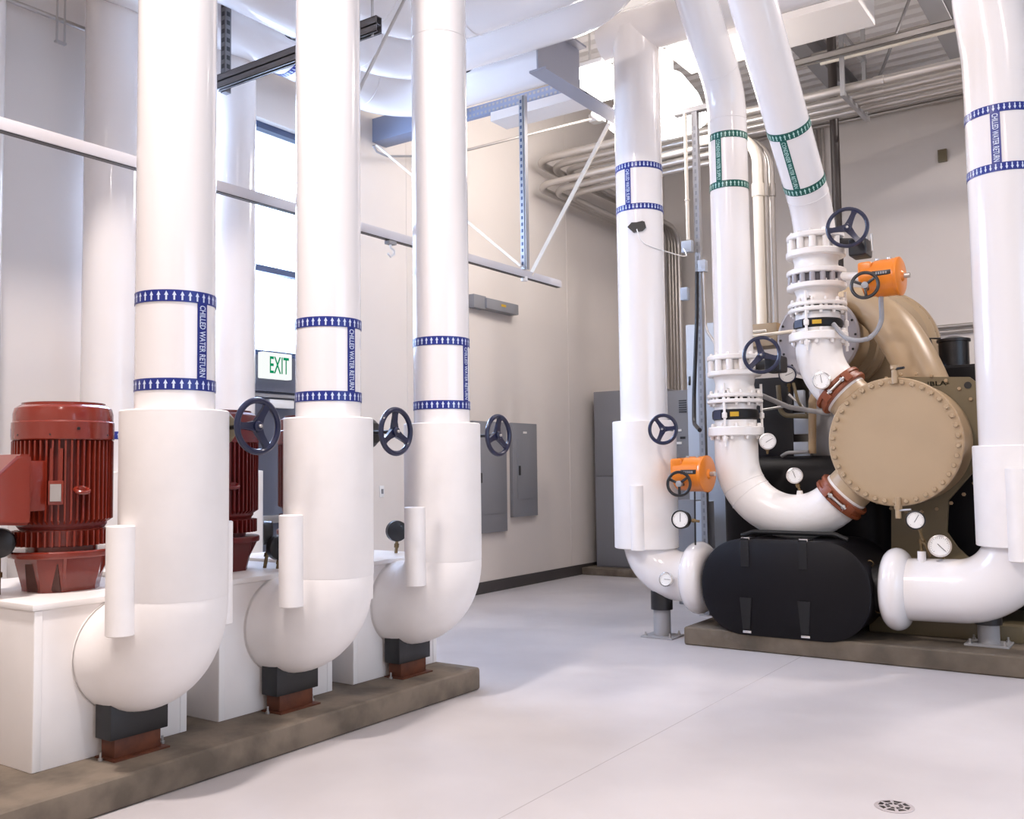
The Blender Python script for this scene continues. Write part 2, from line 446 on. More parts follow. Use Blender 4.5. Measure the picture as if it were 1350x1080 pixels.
# ---------------------------------------------------------------- exit sign
t = thing('exit_sign', 'lit white EXIT sign with green letters over the dark door', 'sign', (XW+.02, 5.99, 2.34))
greenink = emat('lit green sign letters', (.0, .32, .13), 1.5)
bm = B(); box(bm, (XW+.006, 5.82, 2.345), (XW+.075, 6.17, 2.585), .008); obj('sign_case', bm, emat('lit white sign face', (.95, .98, .97), 1.75), t)
ft = flat_text('lettering', 'EXIT', (XW+.0765, 5.995+.02, 2.47), (0, 1, 0), (0, 0, 1), .23, .155, greenink, t)

# ================================================================== PUMP ROW
PY = (2.83, 3.84, 4.86)
WH = ('nearest', 'middle', 'far')
bm = B()
box(bm, (-6.6, -1.5, 0), (-3.92, 5.28, .15), .025, 3)
solo('concrete_pad', bm, conc, 'long stained concrete pad carrying the three white pump boxes along the left', 'concrete pad')

XA = -3.9                                       # riser axis of the suction pipes
ZE, RJ, RU = .618, .243, .183                    # elbow height, jacket and riser radii
def pump_box(y0, y1, label):
    t = thing('pump_box', label, 'box', (-4.75, (y0+y1)/2, .15), 'white insulated pump boxes')
    bm = B(); box(bm, (-5.5, y0+.01, .15), (-4.285, y1-.01, .875), .006); obj('body', bm, boxw, t)
    bm = B(); box(bm, (-5.51, y0, .875), (-4.275, y1, .905), .006); obj('lid', bm, lidw, t)
    for yy in (y0+.012, y1-.05):
        bm = B(); box(bm, (-4.29, yy, .152), (-4.281, yy+.038, .873), .003); obj('corner_trim', bm, lidw, t)
    return t
pump_box(2.36, 3.205, 'white box under the red motor, nearest of the row, at the left edge')
pump_box(3.385, 4.255, 'white box between the nearest and middle big elbows')
pump_box(4.415, 5.265, 'white box at the far end of the concrete pad, behind the third elbow')

def suction_pipe(i, y, label, ang, zb=(1.905, 2.315)):
    t = thing('chilled_water_pipe', label, 'pipe', (XA, y, .15), 'chilled water return pipes at the pumps')
    R = .30
    bm = B(); ep = fillet([(-4.287, y, ZE), (XA, y, ZE), (XA, y, ZE+R+.001)], R, 16); tube(bm, ep, [.272-.026*k/(len(ep)-1) for k in range(len(ep))], 40); obj('elbow', bm, matte, t, 50)
    bm = B(); lathe(bm, [(RJ+.004, 0), (RJ+.006, .005), (RJ+.006, .87), (RJ-.0, .876), (RU, .876)], (XA, y, ZE+R-.004), (0, 0, 1), 48, False, False); obj('jacket', bm, matte, t)
    bm = B(); cyl(bm, (XA, y, 1.75), (XA, y, 6.4), RU, seg=48); obj('riser', bm, gloss, t)
    bm = B(); lathe(bm, [(.278, 0), (.278, .012)], (-4.287, y, ZE), (1, 0, 0), 40, False, False); obj('caulk_ring', bm, matte, t)
    # half round cover of a side tapping
    bm = B(); c = V((XA-.005, y-.272, 0)); lathe(bm, [(.06, 0), (.066, .004), (.066, .486), (.06, .49)], (c.x, c.y, .772), (0, 0, 1), 28); obj('sleeve', bm, matte, t)
    bm = B(); lathe(bm, [(.044, 0), (.05, .004), (.05, .5), (.044, .504)], (XA+.02, y+.265, .75), (0, 0, 1), 24); obj('sleeve', bm, matte, t)
    # jacket strip along the far edge
    bm = B(); cyl(bm, (XA+.03, y+RJ+.0, .95), (XA+.03, y+RJ+.0, 1.79), .022, seg=14); obj('seam_strip', bm, matte, t)
    markings(t, (XA, y, 0), (0, 0, 1), RU, zb[0], zb[1], ang, blue, ink, 'CHILLED WATER RETURN')
    # weep: inside the riser upper gloss seam
    bm = B(); torus(bm, (XA, y, 4.35), (0, 0, 1), RU, .0025, 48, 6); obj('seam', bm, gloss, t)
    return t
for i, y in enumerate(PY):
    ps = (XA, y)
    suction_pipe(i, y, ('widest of the three front white pipes with CHILLED WATER RETURN tape, nearest the red motor',
                        'middle of the three front white pipes with CHILLED WATER RETURN tape',
                        'third front white pipe, with its elbow at the far end of the concrete pad')[i], facing(ps)+(40, 43, 58)[i])
def pipe_support(y, label):
    t = thing('pipe_support', label, 'pipe support', (-4.14, y-.05, .15), 'pipe supports under the pump elbows'); y += .04
    bm = B(); box(bm, (-4.27, y-.2, .15), (-4.11, y+.1, .158)); box(bm, (-4.25, y-.18, .158), (-4.143, y+.07, .245), .004); obj('base', bm, rust, t)
    bm = B(); box(bm, (-4.262, y-.205, .245), (-4.135, y+.105, .45), .004); obj('saddle', bm, blackp, t)
    for xx, yy in ((-4.2, y-.215), (-4.2, y+.12)):
        bm = B(); lathe(bm, [(.012, 0), (.012, .012), (.006, .013), (.006, .04)], (xx, yy, .15), (0, 0, 1), 8); obj('anchor_bolt', bm, steel, t)
    return t
for i, y in enumerate(PY):
    pipe_support(y, 'black and rust pipe support under the %s big white elbow' % ('nearest', 'middle', 'far')[i])

# ---------------------------------------------------------------- motors
def motor(x, y, label, m, md, term=True):
    z0 = .905
    t = thing('electric_motor', label, 'motor', (x, y, z0), 'red pump motors')
    # tapering pedestal with side plates and gussets
    bm = B()
    rings = []
    for z, s in ((0, .16), (.015, .16), (.15, .19), (.172, .19)):
        c = s*.55
        pts = [(s, c), (c, s), (-c, s), (-s, c), (-s, -c), (-c, -s), (c, -s), (s, -c)]
        rings.append([V((x+a, y+bb, z0+z)) for a, bb in pts])
    ringloft(bm, rings); obj('pedestal', bm, m, t, 20)
    aim = facing((x, y))
    d = V((math.cos(math.radians(aim-28)), math.sin(math.radians(aim-28)), 0)); sd = V((-d.y, d.x, 0)); p = V((x, y, z0))
    bm = B(); prism(bm, [p+d*.163-sd*.085+V((0, 0, .004)), p+d*.163+sd*.085+V((0, 0, .004)), p+d*.188+sd*.085+V((0, 0, .145)), p+d*.188-sd*.085+V((0, 0, .145))], d*.006); ap = obj('access_plate', bm, mat('dark brown red plate', (.07, .02, .014), .45), t)
    for a in (aim+2, aim+75, aim+150, aim+220):
        d = V((math.cos(math.radians(a)), math.sin(math.radians(a)), 0)); p = V((x, y, z0))
        bm = B(); prism(bm, [p+d*.15+V((0, 0, .05)), p+d*.18+V((0, 0, .05)), p+d*.24+V((0, 0, .172)), p+d*.15+V((0, 0, .172))], V((-d.y, d.x, 0))*.014); obj('gusset', bm, m, t)
    bm = B(); lathe(bm, [(.2, .172), (.248, .172), (.252, .178), (.252, .2), (.246, .206), (.17, .206), (.17, .232)], (x, y, z0), (0, 0, 1), 48); obj('mounting_flange', bm, m, t)
    # lower finned end bell
    bm = B(); lathe(bm, [(.17, .225), (.2, .232), (.205, .31), (.19, .325)], (x, y, z0), (0, 0, 1), 48)
    for k in range(44):
        a = 2*PI*k/44; d = V((math.cos(a), math.sin(a), 0))
        bar(bm, V((x, y, z0+.268))+d*.195, V((x, y, z0+.268))+d*.236, .008, .075)
    obj('end_bell', bm, m, t)
    # finned frame
    bm = B(); lathe(bm, [(.2, .31), (.215, .33), (.215, .78), (.2, .8)], (x, y, z0), (0, 0, 1), 48); fr = obj('frame', bm, md, t)
    bm = B()
    for k in range(52):
        a = 2*PI*k/52; d = V((math.cos(a), math.sin(a), 0)); s = V((-d.y, d.x, 0))*.0045; p = V((x, y, z0))
        prism(bm, [p+d*.205+s+V((0, 0, .335)), p+d*.243+s+V((0, 0, .36)), p+d*.243+s+V((0, 0, .76)), p+d*.205+s+V((0, 0, .78))], -2*s)
    obj('cooling_fins', bm, m, fr, 0)
    # bosses towards the aisle and towards the terminal box
    aim = math.radians(facing((x, y)))
    for da, w in ((-.0, .07), (.42, .04)):
        d = V((math.cos(aim+da), math.sin(aim+da), 0)); p = V((x, y, z0+.5))+d*.235
    d = V((math.cos(aim-.12), math.sin(aim-.12), 0)); s = V((-d.y, d.x, 0))
    bm = B(); bar(bm, V((x, y, z0+.5))+d*.2, V((x, y, z0+.5))+d*.262, .07, .12, bev=.004)
    bar(bm, V((x, y, z0+.61))+d*.2+s*.022, V((x, y, z0+.61))+d*.255+s*.022, .014, .22); bar(bm, V((x, y, z0+.61))+d*.2-s*.022, V((x, y, z0+.61))+d*.255-s*.022, .014, .22)
    obj('nameplate_boss', bm, m, t)
    bm = B(); bar(bm, V((x, y, z0+.5))+d*.262, V((x, y, z0+.5))+d*.266, .05, .085); obj('nameplate', bm, steel, t)
    d2 = V((math.cos(aim+.34), math.sin(aim+.34), 0)); s2 = V((-d2.y, d2.x, 0)); c2 = V((x, y, z0+.51))+d2*.262
    bm = B(); torus(bm, c2, (d2*.4+V((0, 0, 1))), .032, .011, 22, 10); cyl(bm, c2-d2*.07, c2-d2*.0, .02, seg=12); obj('lifting_eye', bm, m, t)
    # fan cover
    bm = B(); lathe(bm, [(.215, .765), (.243, .765), (.246, .77), (.246, .855), (.24, .862), (.24, .9), (.232, .93), (.21, .945), (.2, .947), (.2, .958), (.04, .962)], (x, y, z0), (0, 0, 1), 64); fc = obj('fan_cover', bm, m, t, 25)
    d3 = V((math.cos(aim+.28), math.sin(aim+.28), 0))
    for a in (.28, -.25, -1.0, 1.0, 2.1, 3.1):
        dd = V((math.cos(aim+a), math.sin(aim+a), 0)); zz = .82 if a == .28 else .79
        bm = B(); cyl(bm, V((x, y, z0+zz))+dd*.24, V((x, y, z0+zz))+dd*.2485, .0085 if a == .28 else .004, seg=10); obj('screw', bm, blackp, fc)
    if term:
        # terminal box on the -y side, reaching towards the left of the photograph, sloped lid
        c = V((x+.03, y-.29, z0+.52))
        bm = B(); box(bm, c+V((-.12, -.02, -.11)), c+V((.13, .12, .14)), .01); obj('terminal_neck', bm, m, t)
        bm = B()
        rings = []
        for dy, zb, zt, xa, xb in ((-.0, -.17, .17, -.15, .2), (-.06, -.17, .17, -.15, .2), (-.36, -.15, -.12, -.13, .18)):
            rings.append([c+V((xa, dy, zb)), c+V((xb, dy, zb)), c+V((xb, dy, zt)), c+V((xa, dy, zt))])
        ringloft(bm, rings)
        bmesh.ops.bevel(bm, geom=list(bm.edges), offset=.012, segments=2, affect='EDGES')
        tb = obj('terminal_box', bm, m, t, 30)
    return t
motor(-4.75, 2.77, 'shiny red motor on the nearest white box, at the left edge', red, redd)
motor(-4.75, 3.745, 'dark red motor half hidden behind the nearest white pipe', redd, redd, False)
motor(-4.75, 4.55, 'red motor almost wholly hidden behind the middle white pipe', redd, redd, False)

# ---------------------------------------------------------------- handwheels of the pump pipes
for i, (px, py, lab, rot) in enumerate(((340, 562, 'blue handwheel beside the nearest white pipe, in front of the dark door', 60),
                                        (522, 569, 'navy handwheel between the middle and far front white pipes', 90),
                                        (657, 574, 'navy handwheel in front of the grey wall panels', 80))):
    c = at(px, py, x=-3.7)
    n = V((1, 0, 0))
    t = thing('handwheel', lab, 'handwheel', (-4.0, c.y, c.z), 'blue handwheels of the pump pipes')
    handwheel_parts(t, c, n, .128, wheelblue, rot, .3)
    bm = B(); lathe(bm, [(.03, -.03), (.085, .0), (.09, .04), (.06, .085), (.02, .095)], (-4.0, c.y-.01+(.07 if i == 1 else 0), c.z), (1, 0, 0), 24)
    tube(bm, [(-4.0, c.y, c.z), (-4.0, PY[i]+.2, c.z)], .035, 16); obj('gear_case', bm, tand if i == 0 else blackp, t)

# ---------------------------------------------------------------- black gauges on the pump boxes
def back_gauge(px, py, x, R, label, nrm, zb):
    c = at(px, py, x=x)
    return gauge(label, (c.x, c.y, zb), c, nrm, R, blackp, 'black gauges on the pump boxes')
back_gauge(522, 700, -4.55, .075, 'black gauge on a brass stem beside the far front elbow', (-.8, .5, 0), .905)
back_gauge(349, 703, -4.6, .075, 'black gauge standing left of the middle half round pipe cover', (-.6, -.7, 0), .905)
back_gauge(366, 722, -4.5, .075, 'lower black gauge tucked behind the middle half round pipe cover', (-.9, .2, 0), .905)
back_gauge(-1, 716, -4.8, .075, 'black gauge cut by the left edge, below the red motor box', (-.8, .5, 0), .905)

# ---------------------------------------------------------------- discharge pipes behind the pumps
for i, y in enumerate((3.08, 4.115, 5.22)):
    x = -6.45
    t = thing('discharge_pipe', ('white pipe at the very left edge of the photo', 'tall white pipe behind the red motor at left',
                                 'white pipe just left of the bright window')[i], 'pipe', (x, y, .15), 'white discharge pipes behind the pumps')
    bm = B(); cyl(bm, (x, y, .15), (x, y, 5.1), .2, seg=44); obj('riser', bm, gloss, t)
    bm = B(); lathe(bm, [(.26, 0), (.265, .006), (.265, 1.35), (.2, 1.36)], (x, y, .15), (0, 0, 1), 44); obj('jacket', bm, matte, t)
    markings(t, (x, y, 0), (0, 0, 1), .2, 1.36, 1.77, facing((x, y))+130, blue, ink, 'CHILLED WATER SUPPLY')

# ---------------------------------------------------------------- headers under the ceiling and their trapeze
for k, (xa, yb, xe, lab) in enumerate(((-4.95, 5.93, -3.0, 'innermost large white header pipe bending under the ceiling'),
                                       (-5.56, 6.42, -3.25, 'middle large white header pipe bending under the ceiling'),
                                       (-6.2, 7.08, -4.4, 'outer large white header pipe just above the blue grey beam'))):
    t = thing('header_pipe', lab, 'pipe', (xa, yb, 4.95), 'large white header pipes under the ceiling')
    pts = [(xa, -3.5, 5.2), (xa, yb, 5.2), (xe, yb, 5.2), (xe, yb, 7.0)]
    if k == 2: pts = pts[:3]
    path = fillet(pts, .55, 14)
    bm = B(); tube(bm, path, .25, 40); obj('pipe_run', bm, gloss, t, 50)
    for c, ax in (((xa, yb-.55, 5.2), (0, 1, 0)), ((xa+.55, yb, 5.2), (1, 0, 0))):
        bm = B(); torus(bm, c, ax, .25, .006, 48, 8); obj('joint_ring', bm, gloss, t)
    if k == 1:
        bm = B(); lathe(bm, [(.254, -.02), (.262, -.02), (.262, .02), (.254, .02)], (xa, 5.2, 5.2), (0, 1, 0), 48, False, False); obj('clamp', bm, blackp, t)
        bm = B(); lathe(bm, [(.254, -.02), (.262, -.02), (.262, .02), (.254, .02)], (-4.95, yb, 5.2), (1, 0, 0), 48, False, False); obj('clamp', bm, blackp, t)
    if k == 2: markings(t, (xa, 5.85, 5.2), (0, 1, 0), .25, -.25, .25, 200, blue, ink, 'CHILLED WATER SUPPLY', ref=(1, 0, 0))
def slots(bm, lst):
    n0 = len(bm.faces)
    for lo, hi in lst: box(bm, lo, hi)
    bm.faces.ensure_lookup_table()
    for f in bm.faces[n0:]: f.material_index = 1
def slotted(bm, p0, p1, w=.041, side=(0, 0, 1)):
    """strut channel: a web and two flanges with punched slots standing in for the open side"""
    p0, p1 = V(p0), V(p1); d = (p1-p0).normalized(); s = d.cross(V(side)).normalized(); u = s.cross(d)
    bar(bm, p0+u*w*.45, p1+u*w*.45, w, w*.1, side); bar(bm, p0+s*w*.45, p1+s*w*.45, w*.1, w, side); bar(bm, p0-s*w*.45, p1-s*w*.45, w*.1, w, side)
    bar(bm, p0-u*w*.45+s*w*.36, p1-u*w*.45+s*w*.36, w*.28, w*.1, side); bar(bm, p0-u*w*.45-s*w*.36, p1-u*w*.45-s*w*.36, w*.28, w*.1, side)
darkstrut = mat('dark zinc strut', (.16, .155, .16), .45, metal=.4)
TY, TZ = 4.68, 4.56
t = thing('trapeze_hanger', 'dark strut trapeze under the header pipes between the first two front pipes', 'hanger', (-5.1, TY, TZ-.12))
bm = B(); slotted(bm, (-5.96, TY, TZ-.03), (-4.27, TY, TZ-.03), .055); slotted(bm, (-5.96, TY, TZ-.085), (-4.27, TY, TZ-.085), .055); obj('cross_channel', bm, darkstrut, t)
bm = B(); bar(bm, (-5.93, TY+.06, TZ-.12), (-5.93, TY+.06, 7.09), .055, .055, (1, 0, 0))
slots(bm, [((-5.904, TY+.045, TZ+.07*k), (-5.901, TY+.075, TZ+.035+.07*k)) for k in range(34)])
slots(bm, [((-5.945, TY+.03, TZ+.07*k), (-5.915, TY+.034, TZ+.035+.07*k)) for k in range(34)])
obj('post', bm, [darkstrut, blackp], t)
for xx in (-4.95,):
    bm = B(); cyl(bm, (xx, TY, TZ-.01), (xx, TY, 4.955), .03, seg=14); obj('pipe_rest', bm, darkstrut, t)
bm = B(); cyl(bm, (-4.33, TY, TZ-.12), (-4.33, TY, 7.1), .01, seg=10); obj('rod', bm, steel, t)

# ---------------------------------------------------------------- steel beams
def ibeam(bm, p0, p1, h, w, tf=.02, tw=.014):
    p0, p1 = V(p0), V(p1); z = V((0, 0, 1))
    bar(bm, p0+z*tf/2, p1+z*tf/2, w, tf); bar(bm, p0+z*(h-tf/2), p1+z*(h-tf/2), w, tf); bar(bm, p0+z*h/2, p1+z*h/2, tw, h-2*tf)
bm = B(); box(bm, (XW, 7.36, 4.965), (-5.75, 7.58, 5.22), .006)
solo('steel_beam', bm, bluebeam, 'blue grey box beam between the middle and far front pipes', 'beam')
t = thing('cross_channel', 'punched strut channel over a beige flange reaching the grey beam', 'beam', (-4.95, 7.6, 4.9))
bm = B(); box(bm, (-5.75, 7.5, 5.0), (-4.38, 7.56, 5.05)); box(bm, (-5.75, 7.5, 5.05), (-4.38, 7.56, 5.11)); slots(bm, [((-5.73+k*.048, 7.498, z), (-5.705+k*.048, 7.501, z+.025)) for k in range(28) for z in (5.012, 5.068)])
obj('channel', bm, [bluebeam, strutm], t)
bm = B(); box(bm, (-5.35, 7.47, 4.9), (-4.38, 7.75, 4.99)); obj('flange', bm, wallm, t, 0)
bm = B(); ibeam(bm, (-4.3, 6.7, 4.88), (-4.3, 7.4, 4.88), .45, .17); bar(bm, (-4.3, 7.35, 4.89), (-4.3, 8.75, 4.89), .17, .02)
solo('steel_beam', bm, beamm, 'grey I beam running towards the back from under the header pipes', 'beam', sm=0)
bm = B(); ibeam(bm, (-4.2, 8.0, 4.95), (-1.0, 8.0, 5.0), .3, .16)
bm.free()

# ---------------------------------------------------------------- hoist rail over the pumps
XR = -4.75
p0 = at(0, 168, x=XR); p1 = at(738, 371, x=XR)
t = thing('hoist_rail', 'long white hoist rail hanging above the pumps, with its hangers and braces', 'rail', (XR, (p0.y+p1.y)/2, 3.2))
zr = 3.262
bm = B(); box(bm, (XR-.021, -2.5, zr-.045), (XR+.021, p1.y, zr+.022), .004); rail = obj('rail', bm, mat('pale grey rail paint', (.6, .58, .6), .4), t)
bm = B(); box(bm, (XR-.0205, -2.5, zr-.05), (XR+.0205, p1.y-.03, zr-.0455)); obj('track_lip', bm, blackp, t)
hy = at(691, 355, x=XR).y
bm = B(); bar(bm, (XR, hy, zr+.03), (XR, hy, 4.9), .042, .042, (1, 0, 0)); bar(bm, (XR+.03, hy+.01, zr+.03), (XR+.03, hy+.01, 4.9), .012, .05, (0, 1, 0)); slots(bm, [((XR-.009, hy-.0225, 3.33+k*.06), (XR+.009, hy-.0205, 3.36+k*.06)) for k in range(26)])
obj('hanger_post', bm, [strutm, framem], t)
e = at(803, 163, x=-4.3); q = at(699, 364, x=XR)
bm = B(); bar(bm, q, e, .04, .014, (0, 1, 0)); obj('brace', bm, pvc, t)
e = at(497, 192, x=-6.55); q = at(687, 351, x=XR)
bm = B(); bar(bm, q, e, .035, .014); obj('brace', bm, lidw, t)
e = at(548, -30, x=-4.55); q = at(392, 281, x=XR); e2 = e
bm = B(); tube(bm, [q, e], .013, 10); obj('brace', bm, steel, t)
cpt = at(691, 366, x=XR)
bm = B(); lathe(bm, [(.03, -.02), (.03, .02)], (XR, hy, zr-.055), (0, 0, 1), 12); obj('stop_bolt', bm, lidw, t)
hk = at(515, 325, x=XR)
t = thing('hoist_hook', 'small white hook hanging from the rail beside the far front pipe', 'hook', (XR, hk.y, zr-.16))
bm = B(); bar(bm, (XR, hk.y-.04, zr-.065), (XR, hk.y+.04, zr-.065), .05, .025); obj('trolley', bm, steelp, t)
bm = B(); tube(bm, [(XR, hk.y, zr-.07), (XR, hk.y, zr-.1), (XR+.01, hk.y+.03, zr-.12), (XR+.01, hk.y+.03, zr-.15), (XR, hk.y, zr-.17), (XR, hk.y-.03, zr-.15)], .009, 10); obj('hook', bm, whitep, t)

# upper-left wall conduit with a hanger
bm = B(); tube(bm, [(XW+.12, -1, 4.86), (XW+.12, 4.6, 4.9)], .018, 12)
solo('wall_conduit', bm, conduitm, 'thin steel conduit high on the wall at the upper left corner', 'conduit')
t = thing('conduit_hanger', 'small rod hanger on the conduit in the upper left corner', 'hanger', (XW+.13, 3.82, 4.7))
for dy in (-.03, .03):
    bm = B(); cyl(bm, (XW+.15, 3.82+dy, 4.72), (XW+.15, 3.82+dy, 5.6), .008, seg=8); obj('rod', bm, steel, t)
bm = B(); box(bm, (XW+.13, 3.78, 4.7), (XW+.165, 3.86, 4.715)); obj('foot', bm, steel, t)

# ================================================================== LEFT WALL FITTINGS
def wall_panel(y0, y1, z0, z1, label):
    t = thing('electrical_panel', label, 'electrical panel', (XW, (y0+y1)/2, z0), 'grey electrical panels on the wall')
    bm = B(); box(bm, (XW, y0, z0), (XW+.05, y1, z1), .004); obj('cabinet', bm, grayp, t)
    bm = B(); box(bm, (XW+.05, y0+.1, z0+.22), (XW+.057, y1-.1, z1-.2), .003); d = obj('door', bm, grayp, t)
    bm = B(); box(bm, (XW+.057, y0+.12, (z0+z1)/2-.07), (XW+.068, y0+.155, (z0+z1)/2+.05), .004); obj('latch', bm, blackp, d)
    return t, (y0+y1)/2
wall_panel(9.02, 9.71, .72, 2.06, 'grey wall panel directly behind the far handwheel, hanging lower')
t, _ = wall_panel(9.84, 10.40, .88, 2.06, 'grey wall panel nearer the corner, hanging higher')
bm = B(); box(bm, (XW+.05, 10.08, 1.93), (XW+.054, 10.16, 1.955)); obj('rating_plate', bm, whitep, t)
t = thing('wall_lamp', 'grey oblong emergency lamp on the wall beside the far front pipe', 'lamp', (XW, 9.45, 3.42))
bm = B(); box(bm, (XW, 9.0, 3.41), (XW+.1, 9.25, 3.57), .01); obj('battery_box', bm, grayp, t)
bm = B(); box(bm, (XW, 9.22, 3.42), (XW+.13, 9.9, 3.55), .01); lb = obj('housing', bm, grayp, t)
bm = B(); box(bm, (XW+.13, 9.52, 3.48), (XW+.132, 9.62, 3.51)); obj('sticker', bm, yellow, lb)
c = at(503, 648, x=XW)
t = thing('light_switch', 'small white switch on the wall between the middle and far pipes', 'switch', (XW, c.y, c.z-.06))
bm = B(); box(bm, (XW, c.y-.035, c.z-.06), (XW+.008, c.y+.035, c.z+.06), .003); obj('plate', bm, whitep, t)
bm = B(); box(bm, (XW+.008, c.y-.012, c.z-.025), (XW+.02, c.y+.012, c.z+.025), .003); obj('toggle', bm, grayp, t)
# box on the back wall
c = at(1243, 206, y=YW)
bm = B(); box(bm, (c.x-.06, YW-.05, c.z-.09), (c.x+.06, YW, c.z+.09), .008)
solo('wall_sensor', bm, tand, 'small square sensor box high on the back wall', 'sensor')

# ================================================================== BACK LEFT CABINETS
bm = B(); box(bm, (XW+.013, 11.55, 0), (-4.0, 13.2, .1), .012); solo('cabinet_pad', bm, conc, 'low concrete pad under the tall grey cabinet in the corner', 'concrete pad')
t = thing('switch_cabinet', 'tall grey cabinet in the back corner behind the left riser pipe', 'cabinet', (-5.95, 12.1, .1))
bm = B(); box(bm, (-6.68, 11.75, .1), (-5.62, 12.5, 2.55), .006); obj('body', bm, grayc, t)
bm = B(); box(bm, (-5.615, 11.72, .1), (-5.22, 12.5, 2.5), .006); cf = obj('control_section', bm, grayc, t)
bm = B(); box(bm, (-6.67, 11.735, .12), (-5.64, 11.752, 1.35), .004); obj('door', bm, grayc, t, label='lower door of the cabinet')
bm = B(); box(bm, (-6.67, 11.735, 1.37), (-5.64, 11.752, 2.53), .004); obj('door', bm, grayc, t, label='upper door of the cabinet')
bm = B()
for k in range(6): box(bm, (-5.36, 11.712, 2.2+k*.03), (-5.25, 11.721, 2.215+k*.03))
obj('vent', bm, blackp, cf, 0)
for k, zz in enumerate((1.95, 1.85, 1.78)):
    bm = B(); box(bm, (-5.4+.05*(k % 2), 11.705, zz), (-5.33+.05*(k % 2), 11.721, zz+.03)); obj('push_button', bm, (whitep, blackp, whitep)[k], cf, 0)
bm = B(); box(bm, (-5.42, 11.69, 1.35), (-5.3, 11.72, 1.6), .01); obj('breaker_handle', bm, blackp, cf)
t = thing('drive_cabinet', 'tall blue grey cabinet behind the flanged pipe and the strut post', 'cabinet', (-4.25, 10.2, 0))
bm = B(); box(bm, (-4.47, 10.0, .0), (-3.95, 10.6, 3.09), .006); obj('body', bm, bluegray, t)
bm = B(); box(bm, (-4.45, 9.985, .1), (-3.97, 10.0, 3.05), .004); d = obj('door', bm, bluegray, t)
bm = B(); box(bm, (-4.44, 9.97, 2.4), (-4.42, 9.986, 2.5), .003); obj('hinge', bm, blackp, d)
# a few boxes low behind the left riser
for (px, py, w, h, m_, lab, yy) in ((905, 690, .22, .5, grayc, 'grey junction box low behind the orange actuator', 9.6),
                                    (925, 680, .16, .3, bluegray, 'small pale box low beside the strut post', 9.4)):
    c = at(px, py, y=yy)
    bm = B(); box(bm, (c.x-w/2, yy, 0), (c.x+w/2, yy+.15, c.z+h/2), .006)
    solo('junction_box', bm, m_, lab, 'box')

# strut post with conduits and boxes
t = thing('strut_post', 'slotted steel strut post standing between the left riser and the flanged pipe', 'post', (-3.86, 9.0, 0))
bm = B(); bar(bm, (-3.86, 9.0, 0), (-3.86, 9.0, 5.15), .06, .06, (1, 0, 0)); slots(bm, [((-3.87, 8.968, .5+k*.075), (-3.85, 8.971, .54+k*.075)) for k in range(60)])
obj('channel', bm, [steelp, grayc], t)
bm = B(); box(bm, (-3.93, 8.95, 0), (-3.79, 9.05, .012)); obj('foot_plate', bm, steel, t)
bm = B(); box(bm, (-4.08, 8.955, 5.12), (-3.6, 9.04, 5.17)); obj('top_arm', bm, strutm, t)
for (pz, dx, w, h, lab) in ((3.72, -.09, .11, .12, 'light grey box on the strut post, topmost of three'), (3.24, -.13, .08, .13, 'light grey box on the strut post, lowest of three'), (3.5, .07, .08, .12, 'light grey box on the right side of the strut post')):
    bm = B(); box(bm, (-3.86+dx-w/2, 8.9, pz-h/2), (-3.86+dx+w/2, 8.968, pz+h/2), .006)
    solo('conduit_box', bm, bluegray, lab, 'box', 'boxes on the strut post')
bm = B(); tube(bm, [(-3.94, 8.93, 5.1), (-3.94, 8.93, 3.79)], .018, 12); torus(bm, (-3.94, 8.93, 4.2), (0, 0, 1), .02, .008, 16, 8)
solo('post_conduit', bm, pvc, 'thin pale conduit on the left of the strut post', 'conduit')
bm = B(); tube(bm, fillet([(-3.84, 8.9, 3.44), (-3.83, 8.85, 3.0), (-3.86, 8.8, 2.2), (-3.78, 8.6, 1.9), (-3.55, 8.2, 1.82)], .2, 6), .02, 12)
solo('flexible_conduit', bm, blackp, 'dark flexible conduit looping down beside the flanged pipe', 'cable')
bm = B(); tube(bm, fillet([(-3.78, 8.93, 3.44), (-3.76, 8.9, 2.85), (-3.6, 8.8, 2.65), (-3.4, 8.6, 2.66)], .15, 6), .014, 12)
solo('flexible_conduit', bm, conduitm, 'pale flexible conduit curling behind the flanged pipe', 'cable')

# ================================================================== CHILLER PIPING
YP = 7.75
XL = at(851, 640, y=YP).x; XRR = -.915
ZN = .53
def sleeve_half(t, x, y, r, a, z0, z1, m, rr=.055, name='sleeve'):
    d = V((math.cos(math.radians(a)), math.sin(math.radians(a)), 0))
    bm = B(); c = V((x, y, 0))+d*r; lathe(bm, [(rr-.006, 0), (rr, .005), (rr, z1-z0-.005), (rr-.006, z1-z0)], (c.x, c.y, z0), (0, 0, 1), 24); obj(name, bm, m, t)
# left riser
ax = at(838, 350, y=YP).x
t = thing('chilled_water_riser', 'tall white pipe left of the black waterbox, with blue tape and an elbow', 'pipe', (XL, YP, 0), 'chilled water pipes of the chiller')
rl = .212; rj = .285
xt = XL
bm = B(); cyl(bm, (xt, YP, 1.8), (xt, YP, 5.5), rl, seg=48); obj('riser', bm, gloss, t)
bm = B(); lathe(bm, [(rl, 0), (rj-.005, .0), (rj, .006), (rj, 1.12), (rj-.006, 1.128), (rl, 1.128)], (XL, YP, .77), (0, 0, 1), 48, False, False); obj('jacket', bm, matte, t)
bm = B(); tube(bm, fillet([(XL, YP, .9), (XL, YP, ZN), (-3.3, YP, ZN)], .34, 14), .215, 40); obj('elbow', bm, gloss, t, 50)
bm = B(); torus(bm, (-3.39, YP, ZN), (1, 0, 0), .205, .105, 44, 20, .95); obj('flange_cover', bm, gloss, t)
sleeve_half(t, XL, YP, rj-.01, facing((XL, YP))-16, .765, 1.33, matte, .06)
